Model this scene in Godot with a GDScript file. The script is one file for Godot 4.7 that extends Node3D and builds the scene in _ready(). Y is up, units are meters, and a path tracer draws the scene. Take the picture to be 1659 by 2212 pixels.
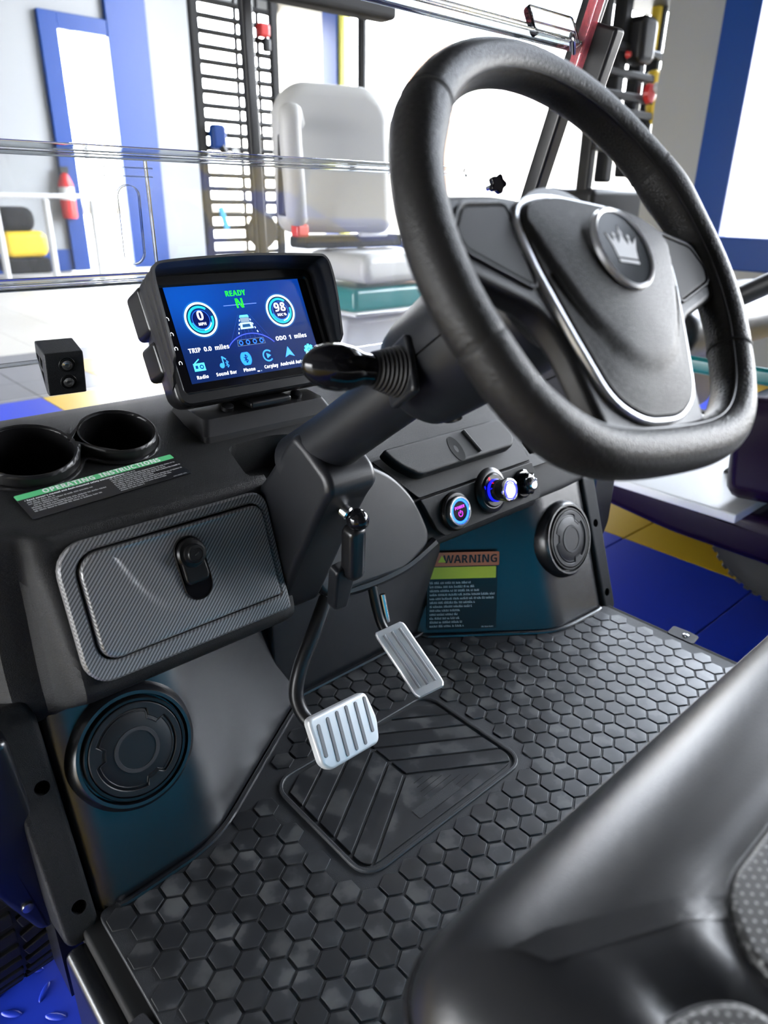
extends Node3D
# The front of a golf cart's cabin seen from the driver's doorway. Metres, y up; -z is the cart's front, +x its passenger side.

const FLOOR_Y := 0.36          # the cart's floor above the ground
var M := {}



func _ready() -> void:
	# camera: a phone held in the driver's doorway
	var cam := Camera3D.new()
	cam.name = "camera"
	var pitch := deg_to_rad(-23.7)
	var yaw := deg_to_rad(-42.4)
	cam.transform = Transform3D(Basis(Vector3.UP, yaw) * Basis(Vector3.RIGHT, pitch) * Basis(Vector3.BACK, deg_to_rad(1.0)), Vector3(0, 1.176, 0))
	cam.fov = rad_to_deg(2.0 * atan(1106.0 / 1533.0))
	cam.near = 0.02
	cam.far = 200.0
	var at := CameraAttributesPhysical.new()
	at.frustum_focal_length = 12.0 * 1533.0 / 1106.0
	at.frustum_focus_distance = 1.0
	at.exposure_aperture = 3.2
	cam.attributes = at
	add_child(cam, true)
	cam.current = true
	# sky: bright overcast
	var env := Environment.new()
	env.background_mode = Environment.BG_SKY
	var sky := Sky.new()
	var sm := ProceduralSkyMaterial.new()
	sm.sky_top_color = Color(0.90, 0.94, 1.0)
	sm.sky_horizon_color = Color(1.0, 0.99, 0.97)
	sm.sky_energy_multiplier = 7.0
	sm.ground_bottom_color = Color(0.45, 0.43, 0.40)
	sm.ground_horizon_color = Color(0.75, 0.73, 0.70)
	sm.ground_energy_multiplier = 3.0
	sky.sky_material = sm
	env.sky = sky
	env.tonemap_mode = Environment.TONE_MAPPER_LINEAR
	env.tonemap_exposure = 0.40
	env.sdfgi_enabled = true
	env.ssao_enabled = true
	env.ssil_enabled = true
	var we := WorldEnvironment.new()
	we.name = "world"
	we.environment = env
	add_child(we, true)

	make_materials()
	build_room()
	var cart := thing("golf_cart", "black golf cart dashboard, column and footwell seen from the driver's doorway", "golf cart")
	var fl := put(cart, "floor_pan", box(1.17, 0.03, 1.5, 0.004), M.void_black, Transform3D(Basis(), V3(0.713, FLOOR_Y - 0.0155, -0.35)))
	build_dash(cart)
	build_kick(cart)
	build_pillars(cart)
	build_column(cart)
	build_seat(cart)
	build_floor_mat()
	build_tray(V3(0, 0.95, 0.31))
	build_wheel()
	build_monitor()
	build_pedals()
	build_windshield(cart)
	build_background()
	build_roof(cart)
	await finish_carving()
	for o in find_children("*", "Node3D", true, false):
		if o.has_meta("taken"):
			o.remove_meta("taken")


# ------------------------------------------------------------------ triangle soup
class Soup extends RefCounted:
	var v := PackedVector3Array()
	var uv := PackedVector2Array()
	func tri(a: Vector3, b: Vector3, c: Vector3) -> void:
		v.append(a); v.append(b); v.append(c)
	func quad(a: Vector3, b: Vector3, c: Vector3, d: Vector3) -> void:
		tri(a, b, c); tri(a, c, d)
	func add(o: Soup, xf := Transform3D()) -> Soup:
		for p in o.v:
			v.append(xf * p)
		return self
	func moved(xf: Transform3D) -> Soup:
		for i in v.size():
			v[i] = xf * v[i]
		return self
	func outward() -> Soup:      # turns the faces of one closed shape outward
		var vol := 0.0
		var o := v[0]
		for i in range(0, v.size(), 3):
			vol += (v[i] - o).dot((v[i + 1] - o).cross(v[i + 2] - o))
		if vol < 0.0:
			for i in range(0, v.size(), 3):
				var t := v[i + 1]
				v[i + 1] = v[i + 2]
				v[i + 2] = t
		return self


func mesh_of(s: Soup, crease := 38.0) -> ArrayMesh:
	var n := s.v.size()
	var fn := PackedVector3Array()
	fn.resize(n / 3)
	var at := {}
	var ids := PackedInt32Array()
	ids.resize(n)
	var around := []
	for f in n / 3:
		fn[f] = (s.v[f * 3 + 1] - s.v[f * 3]).cross(s.v[f * 3 + 2] - s.v[f * 3])
		for k in 3:
			var key := Vector3i((s.v[f * 3 + k] * 20000.0).round())
			var id: int = at.get(key, -1)
			if id < 0:
				id = around.size()
				at[key] = id
				around.append(PackedInt32Array())
			ids[f * 3 + k] = id
			around[id].append(f)
	var limit := cos(deg_to_rad(crease))
	var nn := PackedVector3Array()
	nn.resize(n)
	for i in n:
		var mine := fn[i / 3]
		var ml := mine.length()
		var sum := Vector3.ZERO
		for f in around[ids[i]]:
			var o := fn[f]
			if o.dot(mine) > limit * ml * o.length():
				sum += o
		nn[i] = sum.normalized() if sum.length() > 1e-14 else Vector3.UP
	var vv := s.v.duplicate()
	var uu := s.uv.duplicate()
	for i in range(0, n, 3):     # Godot's front faces run clockwise
		var t := vv[i + 1]; vv[i + 1] = vv[i + 2]; vv[i + 2] = t
		t = nn[i + 1]; nn[i + 1] = nn[i + 2]; nn[i + 2] = t
		if uu.size() == n:
			var q := uu[i + 1]; uu[i + 1] = uu[i + 2]; uu[i + 2] = q
	var a := []
	a.resize(Mesh.ARRAY_MAX)
	a[Mesh.ARRAY_VERTEX] = vv
	a[Mesh.ARRAY_NORMAL] = nn
	if uu.size() == n:
		a[Mesh.ARRAY_TEX_UV] = uu
	var m := ArrayMesh.new()
	m.add_surface_from_arrays(Mesh.PRIMITIVE_TRIANGLES, a)
	return m


func put(parent: Node, called: String, s: Soup, mat: Material, xf := Transform3D(), crease := 38.0) -> MeshInstance3D:
	return put_mesh(parent, called, mesh_of(s, crease), mat, xf)


func put_mesh(parent: Node, called: String, m: Mesh, mat: Material, xf := Transform3D()) -> MeshInstance3D:
	var o := MeshInstance3D.new()
	o.name = numbered(parent, called)
	o.mesh = m
	o.material_override = mat
	o.transform = xf
	parent.add_child(o, true)
	return o


func numbered(parent: Node, called: String) -> String:
	var taken: Dictionary = parent.get_meta("taken", {})
	var k: int = taken.get(called, 0)
	taken[called] = k + 1
	parent.set_meta("taken", taken)
	return called if k == 0 else "%s_%03d" % [called, k]


func thing(called: String, label: String, category: String, at := Transform3D(), group := "") -> Node3D:
	var o := Node3D.new()
	o.name = numbered(self, called)
	o.transform = at
	add_child(o, true)
	return tag(o, label, category, group)


func tag(o: Node3D, label: String, category: String, group := "") -> Node3D:
	o.set_meta("label", label)
	o.set_meta("category", category)
	if group:
		o.set_meta("group", group)
	return o


func structure(o: Node3D) -> Node3D:
	o.set_meta("kind", "structure")
	return o


func holder(parent: Node, called: String, xf := Transform3D()) -> Node3D:
	var o := Node3D.new()
	o.name = numbered(parent, called)
	o.transform = xf
	parent.add_child(o, true)
	return o


func text(parent: Node, called: String, words: String, size: float, mat: Material, xf: Transform3D, align := HORIZONTAL_ALIGNMENT_CENTER, bold := true) -> MeshInstance3D:
	var t := TextMesh.new()
	var f := SystemFont.new()
	f.font_names = PackedStringArray(["Droid Sans"])
	f.font_weight = 700 if bold else 400
	t.font = f
	t.text = words
	t.font_size = 32
	t.pixel_size = size / 24.0
	t.depth = 0.0002
	t.curve_step = 4.0
	t.horizontal_alignment = align
	return put_mesh(parent, called, t, mat, xf)

# ------------------------------------------------------------------ shapes
func V3(x: float, y: float, z: float) -> Vector3:
	return Vector3(x, y, z)


func frame(at: Vector3, x: Vector3, y: Vector3) -> Transform3D:      # z = x cross y
	var a := x.normalized()
	var c := a.cross(y).normalized()
	return Transform3D(Basis(a, c.cross(a), c), at)


func facing(at: Vector3, n: Vector3, up := Vector3.UP) -> Transform3D:   # z along n
	var c := n.normalized()
	var a := up.cross(c)
	if a.length() < 1e-4:
		a = Vector3.RIGHT
	a = a.normalized()
	return Transform3D(Basis(a, c.cross(a), c), at)


func rrect(w: float, h: float, r: float, n := 5, rr := []) -> PackedVector2Array:
	var p := PackedVector2Array()
	for k in 4:
		var q: float = rr[k] if rr.size() == 4 else r
		var c := Vector2((w / 2 - q) * [1, -1, -1, 1][k], (h / 2 - q) * [1, 1, -1, -1][k])
		for i in n + 1:
			var a := PI / 2 * (k + float(i) / n)
			p.append(c + Vector2(cos(a), sin(a)) * q)
	return p


func ngon(r: float, n: int, start := 0.0) -> PackedVector2Array:
	var p := PackedVector2Array()
	for i in n:
		var a := start + TAU * i / n
		p.append(Vector2(cos(a), sin(a)) * r)
	return p


func rounded(poly: Array, r: float, n := 4) -> PackedVector2Array:     # a polygon with its corners rounded
	var out := PackedVector2Array()
	for i in poly.size():
		var p: Vector2 = poly[i]
		var a: Vector2 = poly[i - 1]
		var b: Vector2 = poly[(i + 1) % poly.size()]
		var q := minf(r, 0.45 * minf((a - p).length(), (b - p).length()))
		var s := p + (a - p).normalized() * q
		var e := p + (b - p).normalized() * q
		for k in n + 1:
			var t := float(k) / n
			out.append(s.lerp(p, t).lerp(p.lerp(e, t), t))
	return out


func inset(p: PackedVector2Array, d: float) -> PackedVector2Array:    # p runs anticlockwise
	var out := PackedVector2Array()
	var n := p.size()
	for i in n:
		var e1 := (p[i] - p[i - 1]).normalized()
		var e2 := (p[(i + 1) % n] - p[i]).normalized()
		var m := (Vector2(-e1.y, e1.x) + Vector2(-e2.y, e2.x)) / 2.0
		m /= maxf(m.length_squared(), 0.3)
		out.append(p[i] + m * d)
	return out


func ccw(p: PackedVector2Array) -> PackedVector2Array:
	var a := 0.0
	for i in p.size():
		a += p[i - 1].cross(p[i])
	if a < 0.0:
		p.reverse()
	return p


# a plate: the outline p from z = 0 to z = depth, its front edge rounded by bevel
func plate(p: PackedVector2Array, depth: float, bevel := 0.0, steps := 3, both := false) -> Soup:
	p = ccw(p)
	var s := Soup.new()
	var rings := []
	if both and bevel > 0.0:
		for k in steps:
			var a := PI / 2 * k / steps
			rings.append([inset(p, bevel * (1.0 - sin(a))), bevel * (1.0 - cos(a))])
		rings.append([p, bevel])
	else:
		rings.append([p, 0.0])
	if bevel > 0.0:
		for k in steps + 1:
			var a := PI / 2 * k / steps
			rings.append([inset(p, bevel * (1.0 - cos(a))), depth - bevel + bevel * sin(a)])
	else:
		rings.append([p, depth])
	var n := p.size()
	for k in rings.size() - 1:
		var lo: PackedVector2Array = rings[k][0]
		var hi: PackedVector2Array = rings[k + 1][0]
		if absf(rings[k][1] - rings[k + 1][1]) < 1e-7 and lo == hi:
			continue
		for i in n:
			var j := (i + 1) % n
			s.quad(V3(lo[i].x, lo[i].y, rings[k][1]), V3(lo[j].x, lo[j].y, rings[k][1]), V3(hi[j].x, hi[j].y, rings[k + 1][1]), V3(hi[i].x, hi[i].y, rings[k + 1][1]))
	for end in 2:
		var q: PackedVector2Array = rings[0 if end == 0 else rings.size() - 1][0]
		var z: float = rings[0 if end == 0 else rings.size() - 1][1]
		var clean := PackedVector2Array()
		for a in q:
			if clean.is_empty() or clean[-1].distance_to(a) > 1e-5:
				clean.append(a)
		while clean.size() > 3 and clean[0].distance_to(clean[-1]) < 1e-5:
			clean.remove_at(clean.size() - 1)
		var t := Geometry2D.triangulate_polygon(clean)
		q = clean.duplicate()
		if t.is_empty():       # fall back on a fan round the middle
			var mid := Vector2.ZERO
			for a in q:
				mid += a / q.size()
			q.append(mid)
			for i in clean.size():
				t.append_array([clean.size(), i, (i + 1) % clean.size()])
		for i in range(0, t.size(), 3):
			var a := q[t[i]]
			var b := q[t[i + 1]]
			var c := q[t[i + 2]]
			if ((b - a).cross(c - a) > 0.0) == (end == 0):
				var w := b; b = c; c = w
			s.tri(V3(a.x, a.y, z), V3(b.x, b.y, z), V3(c.x, c.y, z))
	return s


func box(w: float, h: float, d: float, bevel := 0.0, r := 0.0) -> Soup:      # centred
	var s := plate(rrect(w, h, maxf(r, maxf(bevel * 1.3, 0.0003)), 3), d, bevel, 3, bevel > 0.0)
	return s.moved(Transform3D(Basis(), V3(0, 0, -d / 2)))


func ring_plate(outer: PackedVector2Array, inner: PackedVector2Array, depth: float, bevel := 0.0) -> Soup:   # same number of points
	var s := Soup.new()
	outer = ccw(outer); inner = ccw(inner)
	var o2 := inset(outer, bevel)
	var i2 := inset(inner, -bevel)
	var n := outer.size()
	for i in n:
		var j := (i + 1) % n
		var rows := []
		for q in [i, j]:
			rows.append([V3(inner[q].x, inner[q].y, 0), V3(outer[q].x, outer[q].y, 0), V3(outer[q].x, outer[q].y, depth - bevel), V3(o2[q].x, o2[q].y, depth), V3(i2[q].x, i2[q].y, depth), V3(inner[q].x, inner[q].y, depth - bevel)])
		for k in 6:
			s.quad(rows[0][k], rows[0][(k + 1) % 6], rows[1][(k + 1) % 6], rows[1][k])
	return s.outward()


func lathe(profile: Array, seg := 40, xf := Transform3D()) -> Soup:    # profile of (radius, z) from bottom to top, closed at the axis
	var s := Soup.new()
	for i in seg:
		var a := TAU * i / seg
		var b := TAU * (i + 1) / seg
		for k in profile.size() - 1:
			var p: Vector2 = profile[k]
			var q: Vector2 = profile[k + 1]
			var p1 := V3(p.x * cos(a), p.x * sin(a), p.y)
			var p2 := V3(p.x * cos(b), p.x * sin(b), p.y)
			var q1 := V3(q.x * cos(a), q.x * sin(a), q.y)
			var q2 := V3(q.x * cos(b), q.x * sin(b), q.y)
			if p.x > 1e-6:
				s.tri(p1, p2, q2)
			if q.x > 1e-6:
				s.tri(p1, q2, q1)
	return s.moved(xf)


func smooth(pts: Array, per := 6, closed := false) -> PackedVector3Array:
	var out := PackedVector3Array()
	var n := pts.size()
	for i in (n if closed else n - 1):
		var p0: Vector3 = pts[(i - 1 + n) % n] if closed else pts[maxi(i - 1, 0)]
		var p1: Vector3 = pts[i]
		var p2: Vector3 = pts[(i + 1) % n]
		var p3: Vector3 = pts[(i + 2) % n] if closed else pts[mini(i + 2, n - 1)]
		for k in per:
			out.append(p1.cubic_interpolate(p2, p0, p3, float(k) / per))
	if not closed:
		out.append(pts[n - 1])
	return out


func tube(path: PackedVector3Array, r: float, seg := 10, closed := false, radii := PackedFloat32Array(), flat := 1.0, up := Vector3.UP) -> Soup:
	var s := Soup.new()
	var n := path.size()
	var rings := []
	var side := up
	for i in n:
		var a := path[(i - 1 + n) % n] if closed or i > 0 else path[i]
		var b := path[(i + 1) % n] if closed or i < n - 1 else path[i]
		var t := (b - a).normalized()
		side = side - t * side.dot(t)
		if side.length() < 1e-5:
			side = t.cross(Vector3.RIGHT)
		side = side.normalized()
		var w := t.cross(side)
		var q := radii[i] if radii.size() == n else r
		var ring := PackedVector3Array()
		for k in seg:
			var an := TAU * k / seg
			ring.append(path[i] + (w * cos(an) + side * sin(an) * flat) * q)
		rings.append(ring)
	for i in (n if closed else n - 1):
		var p: PackedVector3Array = rings[i]
		var q: PackedVector3Array = rings[(i + 1) % n]
		for k in seg:
			var j := (k + 1) % seg
			s.quad(p[k], p[j], q[j], q[k])
	if not closed:
		for k in range(1, seg - 1):
			s.tri(rings[0][0], rings[0][k + 1], rings[0][k])
			s.tri(rings[n - 1][0], rings[n - 1][k], rings[n - 1][k + 1])
	return s.outward()


func loft(sections: Array, caps := true) -> Soup:      # closed sections with the same number of points
	var s := Soup.new()
	var n: int = sections[0].size()
	for i in sections.size() - 1:
		for k in n:
			var j := (k + 1) % n
			s.quad(sections[i][k], sections[i][j], sections[i + 1][j], sections[i + 1][k])
	if caps:
		for e in [0, sections.size() - 1]:
			var c := Vector3.ZERO
			for p in sections[e]:
				c += p
			c /= n
			for k in n:
				var a: Vector3 = sections[e][k]
				var b: Vector3 = sections[e][(k + 1) % n]
				if e == 0:
					s.tri(c, b, a)
				else:
					s.tri(c, a, b)
	return s.outward()


# a sheet through a grid of points (rows of equal length), given a thickness along its normals
func shell(rows: Array, thick: float) -> Soup:
	var s := Soup.new()
	var h := rows.size()
	var w: int = rows[0].size()
	var back := []
	for i in h:
		var r := PackedVector3Array()
		for j in w:
			var a: Vector3 = rows[i][mini(j + 1, w - 1)] - rows[i][maxi(j - 1, 0)]
			var b: Vector3 = rows[mini(i + 1, h - 1)][j] - rows[maxi(i - 1, 0)][j]
			r.append(rows[i][j] - a.cross(b).normalized() * thick)
		back.append(r)
	for i in h - 1:
		for j in w - 1:
			s.quad(rows[i][j], rows[i][j + 1], rows[i + 1][j + 1], rows[i + 1][j])
			s.quad(back[i][j], back[i + 1][j], back[i + 1][j + 1], back[i][j + 1])
	for j in w - 1:
		s.quad(rows[0][j], back[0][j], back[0][j + 1], rows[0][j + 1])
		s.quad(rows[h - 1][j + 1], back[h - 1][j + 1], back[h - 1][j], rows[h - 1][j])
	for i in h - 1:
		s.quad(rows[i + 1][0], back[i + 1][0], back[i][0], rows[i][0])
		s.quad(rows[i][w - 1], back[i][w - 1], back[i + 1][w - 1], rows[i + 1][w - 1])
	return s.outward()


func soup_of(m: Mesh) -> Soup:
	var s := Soup.new()
	for k in m.get_surface_count():
		var a := m.surface_get_arrays(k)
		var vv: PackedVector3Array = a[Mesh.ARRAY_VERTEX]
		if a[Mesh.ARRAY_INDEX] != null and a[Mesh.ARRAY_INDEX].size() > 0:
			var ix: PackedInt32Array = a[Mesh.ARRAY_INDEX]
			for i in range(0, ix.size(), 3):
				s.tri(vv[ix[i]], vv[ix[i + 2]], vv[ix[i + 1]])
		else:
			for i in range(0, vv.size(), 3):
				s.tri(vv[i], vv[i + 2], vv[i + 1])
	return s


# the shape with others cut out of it: the booleans are worked out a frame later, see finish_carving
var carvings := []


func put_carved(parent: Node, called: String, s: Soup, cuts: Array, m: Material, xf := Transform3D(), crease := 38.0) -> MeshInstance3D:
	var o := put(parent, called, s, m, xf, crease)
	var all := CSGCombiner3D.new()
	all.name = "carving"
	add_child(all, true)
	var body := CSGMesh3D.new()
	body.name = "body"
	body.mesh = mesh_of(s, 5.0)
	all.add_child(body)
	for c in cuts:
		var k := CSGMesh3D.new()
		k.name = "cut"
		k.operation = CSGShape3D.OPERATION_SUBTRACTION
		k.mesh = mesh_of(c.outward(), 5.0)
		all.add_child(k, true)
	carvings.append([o, all, crease])
	return o


func finish_carving() -> void:
	await get_tree().process_frame
	await get_tree().process_frame
	for c in carvings:
		var m: ArrayMesh = c[1].bake_static_mesh()
		if m and m.get_surface_count():
			c[0].mesh = mesh_of(soup_of(m), c[2])
		else:
			push_warning("carving gave nothing: " + str(c[0].name))
		remove_child(c[1])
		c[1].free()

# ------------------------------------------------------------------ materials
func lin(r: float, g: float, b: float) -> Color:      # a real-world base colour, linear
	return Color(r, g, b).linear_to_srgb()


func mat(called: String, c: Color, rough: float, metal := 0.0) -> StandardMaterial3D:
	var m := StandardMaterial3D.new()
	m.resource_name = called
	m.albedo_color = c
	m.roughness = rough
	m.metallic = metal
	if metal == 0.0 and c.get_luminance() < 0.25:
		m.metallic_specular = 0.38      # dull moulded plastics and vinyl
	M[called] = m
	return m


func noise(freq: float, type := FastNoiseLite.TYPE_SIMPLEX_SMOOTH, seed_ := 1, octaves := 2) -> FastNoiseLite:
	var n := FastNoiseLite.new()
	n.noise_type = type
	n.frequency = freq
	n.seed = seed_
	n.fractal_octaves = octaves
	return n


func noise_map(n: FastNoiseLite, size := 256, normal := 0.0, ramp: Gradient = null) -> NoiseTexture2D:
	var t := NoiseTexture2D.new()
	t.width = size
	t.height = size
	t.seamless = true
	t.noise = n
	if normal > 0.0:
		t.as_normal_map = true
		t.bump_strength = normal
	if ramp:
		t.color_ramp = ramp
	return t


func ramp(stops: Array) -> Gradient:
	var g := Gradient.new()
	var o := PackedFloat32Array()
	var c := PackedColorArray()
	for s in stops:
		o.append(s[0])
		c.append(s[1])
	g.offsets = o
	g.colors = c
	return g


func grain(m: StandardMaterial3D, t: Texture2D, scale_: float, strength := 1.0) -> StandardMaterial3D:
	m.uv1_triplanar = true
	m.uv1_scale = Vector3.ONE * scale_
	m.normal_enabled = true
	m.normal_texture = t
	m.normal_scale = strength
	return m


func glow(called: String, c: Color, energy := 1.0) -> StandardMaterial3D:
	var m := mat(called, Color.BLACK, 0.4)
	m.emission_enabled = true
	m.emission = c
	m.emission_energy_multiplier = energy
	return m


func weave() -> ImageTexture:      # twill carbon print: short bright and dark tows stepping diagonally
	var n := 64
	var im := Image.create(n, n, false, Image.FORMAT_RGB8)
	for y in n:
		for x in n:
			var cx := x / 8
			var cy := y / 8
			var over := posmod(cx + cy, 4) < 2
			var f := (posmod(x, 8) + 0.5) / 8.0 if over else (posmod(y, 8) + 0.5) / 8.0
			var across := (posmod(y, 8) + 0.5) / 8.0 if over else (posmod(x, 8) + 0.5) / 8.0
			var g := (0.24 if over else 0.045) * (0.72 + 0.28 * sin(PI * across)) + 0.015 * sin(f * TAU * 2.0)
			im.set_pixel(x, y, Color(g, g, g * 1.02).linear_to_srgb())
	return ImageTexture.create_from_image(im)


func perforation() -> ImageTexture:      # dark vinyl with rows of pale pin holes
	var n := 64
	var im := Image.create(n, n, false, Image.FORMAT_RGB8)
	for y in n:
		for x in n:
			var d := 99.0
			for c in [Vector2(16, 16), Vector2(48, 48)]:
				d = minf(d, Vector2(x + 0.5, y + 0.5).distance_to(c))
			var g := lerpf(0.30, 0.014, clampf((d - 6.0) / 3.0, 0, 1))
			im.set_pixel(x, y, Color(g, g, g * 0.97).linear_to_srgb())
	return ImageTexture.create_from_image(im)


func make_materials() -> void:
	var fine := noise_map(noise(0.07, FastNoiseLite.TYPE_SIMPLEX_SMOOTH, 3, 3), 256, 6.0)
	var cell := noise(0.06, FastNoiseLite.TYPE_CELLULAR, 5, 1)
	cell.cellular_return_type = FastNoiseLite.RETURN_DISTANCE
	var pebble := noise_map(cell, 256, 5.0)
	var blotch := noise_map(noise(0.012, FastNoiseLite.TYPE_SIMPLEX_SMOOTH, 9, 4), 512, 0.0, ramp([[0.3, Color(0.62, 0.62, 0.62)], [0.7, Color(1, 1, 1)]]))
	grain(mat("dash_plastic", lin(0.006, 0.0064, 0.007), 0.46), fine, 55, 1.6).metallic_specular = 0.29
	grain(mat("pod_plastic", lin(0.005, 0.0055, 0.007), 0.27), fine, 70, 0.2).metallic_specular = 0.6
	grain(mat("column_plastic", lin(0.005, 0.0055, 0.007), 0.38), fine, 60, 0.3)
	grain(mat("tray_plastic", lin(0.004, 0.004, 0.0045), 0.36), fine, 60, 0.15)
	grain(mat("smooth_black", lin(0.004, 0.004, 0.0045), 0.30), fine, 60, 0.08)
	grain(mat("satin_black", lin(0.007, 0.007, 0.008), 0.42), fine, 80, 0.3)
	grain(mat("clamp_nylon", lin(0.018, 0.020, 0.023), 0.5), fine, 30, 0.5)
	mat("insert_black", lin(0.006, 0.006, 0.0065), 0.55).metallic_specular = 0.3
	mat("gloss_black", lin(0.004, 0.004, 0.005), 0.08)
	mat("glass_black", lin(0.003, 0.003, 0.004), 0.06)
	mat("void_black", lin(0.004, 0.004, 0.004), 0.8)
	mat("rod_black", lin(0.006, 0.006, 0.007), 0.35)
	grain(mat("wheel_leather", lin(0.007, 0.0068, 0.0068), 0.44), pebble, 42, 1.2).metallic_specular = 0.32
	grain(mat("hub_leather", lin(0.008, 0.0078, 0.0076), 0.50), pebble, 60, 0.9).metallic_specular = 0.27
	mat("silver_trim", lin(0.55, 0.56, 0.58), 0.3, 0.75)
	mat("seam", lin(0.004, 0.004, 0.004), 0.7)
	var mt := grain(mat("mat_rubber", lin(0.022, 0.023, 0.025), 0.48), fine, 40, 0.5)
	mt.uv1_world_triplanar = true
	var scuffs := noise(0.008, FastNoiseLite.TYPE_SIMPLEX_SMOOTH, 21, 5)
	var dusty := noise_map(scuffs, 512, 0.0, ramp([[0.35, Color(0.19, 0.195, 0.205)], [0.58, Color(0.23, 0.235, 0.245)], [0.66, Color(0.31, 0.31, 0.315)], [0.85, Color(0.36, 0.36, 0.36)]]))
	for k in 3:
		var p := grain(mat("mat_pad%d" % k, Color.WHITE * [0.70, 0.78, 0.86][k], 0.34), fine, 40, 0.5)
		p.uv1_scale = Vector3.ONE * 4.0
		p.uv1_world_triplanar = true
		p.uv1_offset = Vector3(0.13 * k, 0, 0.31 * k)
		p.albedo_texture = dusty
		p.normal_enabled = false
		p.metallic_specular = 0.6
	var v := grain(mat("seat_vinyl", lin(0.011, 0.0115, 0.013), 0.34), pebble, 45, 0.22)
	v.rim_enabled = false
	var pf := mat("perforated_vinyl", Color.WHITE, 0.5)
	pf.albedo_texture = perforation()
	pf.uv1_triplanar = true
	pf.uv1_scale = Vector3.ONE * 120
	var cw := mat("carbon_print", Color.WHITE, 0.34)
	cw.albedo_texture = weave()
	cw.uv1_triplanar = true
	cw.uv1_triplanar_sharpness = 8.0
	cw.uv1_scale = Vector3.ONE * 95
	cw.clearcoat_enabled = true
	cw.clearcoat = 0.8
	cw.clearcoat_roughness = 0.12
	grain(mat("aluminium", lin(0.56, 0.57, 0.58), 0.36, 0.35), fine, 120, 0.12)
	mat("rubber_strip", lin(0.13, 0.13, 0.135), 0.6)
	mat("chrome", lin(0.75, 0.76, 0.78), 0.08, 1.0)
	mat("steel", lin(0.55, 0.56, 0.57), 0.25, 1.0)
	mat("teal_paint", lin(0.0, 0.46, 0.80), 0.25, 0.0).clearcoat_enabled = true
	mat("tyre_rubber", lin(0.022, 0.022, 0.022), 0.62)
	grain(mat("rocker_plastic", lin(0.02, 0.02, 0.022), 0.5), fine, 50, 0.6)
	# printed things
	mat("sticker_black", lin(0.010, 0.010, 0.011), 0.3)
	mat("sticker_green", lin(0.11, 0.54, 0.22), 0.4)
	mat("sticker_white", lin(0.85, 0.85, 0.85), 0.4)
	mat("sticker_orange", lin(0.55, 0.16, 0.06), 0.4)
	mat("sticker_yellow", lin(0.55, 0.62, 0.03), 0.4)
	mat("emblem_silver", lin(0.25, 0.255, 0.26), 0.5)
	mat("emblem_face", lin(0.012, 0.015, 0.017), 0.22).metallic_specular = 0.12
	# room
	mat("wall_panel", lin(0.25, 0.262, 0.275), 0.55)
	mat("ceiling_panel", lin(0.22, 0.22, 0.225), 0.8)
	mat("charcoal_panel", lin(0.075, 0.075, 0.08), 0.8)
	mat("blue_frame", lin(0.003, 0.034, 0.18), 0.35)
	mat("cream_wall", lin(0.80, 0.74, 0.62), 0.8)
	mat("brown_brick", lin(0.48, 0.27, 0.17), 0.8)
	mat("concrete", lin(0.50, 0.47, 0.42), 0.8)
	mat("grid_steel", lin(0.012, 0.012, 0.013), 0.4)
	mat("grey_vinyl", lin(0.34, 0.34, 0.325), 0.5)
	mat("white_panel", lin(0.50, 0.51, 0.51), 0.35)
	mat("pale_floor", lin(0.85, 0.86, 0.86), 0.4)
	mat("red_paint", lin(0.45, 0.02, 0.02), 0.35)
	mat("yellow_paint", lin(0.62, 0.42, 0.02), 0.4)
	mat("yellow_green", lin(0.65, 0.62, 0.08), 0.45)
	mat("sky_blue", lin(0.05, 0.42, 0.85), 0.4)
	mat("dark_purple", lin(0.010, 0.003, 0.016), 0.25, 0.0)
	mat("teal_trim", lin(0.0, 0.12, 0.12), 0.3)
	var tiles := {"blue": lin(0.012, 0.035, 0.40), "yellow": lin(0.52, 0.33, 0.012), "grey": lin(0.17, 0.165, 0.175), "pale": lin(0.55, 0.52, 0.46)}
	for k in tiles:
		mat("tile_" + k, tiles[k], 0.36)
	var ac := mat("acrylic", Color(0.96, 0.98, 1.0, 0.04), 0.03)
	ac.transparency = BaseMaterial3D.TRANSPARENCY_ALPHA
	var ae := mat("acrylic_solid", Color(0.88, 0.90, 0.91, 0.0), 0.02)
	ae.refraction_enabled = true
	ae.refraction_scale = 0.049
	var pa := mat("pink_acrylic", Color(0.95, 0.45, 0.5, 0.35), 0.1)
	pa.transparency = BaseMaterial3D.TRANSPARENCY_ALPHA
	var gl := mat("window_glass", Color(0.95, 0.98, 1.0, 0.03), 0.02)
	gl.transparency = BaseMaterial3D.TRANSPARENCY_ALPHA
	# lights
	glow("lit_blue", Color(0.05, 0.42, 1.0), 8.0)
	glow("lit_deep_blue", Color(0.08, 0.10, 1.0), 5.0)
	glow("lit_pink", Color(0.85, 0.20, 0.95), 4.5)
	glow("lit_red", Color(1.0, 0.10, 0.25), 4.5)
	glow("text_white", Color(0.95, 0.97, 1.0), 5.0)
	glow("text_green", Color(0.10, 0.95, 0.15), 4.5)

# ------------------------------------------------------------------ the cart
func face_at(p: Vector3, n: Vector3) -> Transform3D:
	return facing(p, n)


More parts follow.
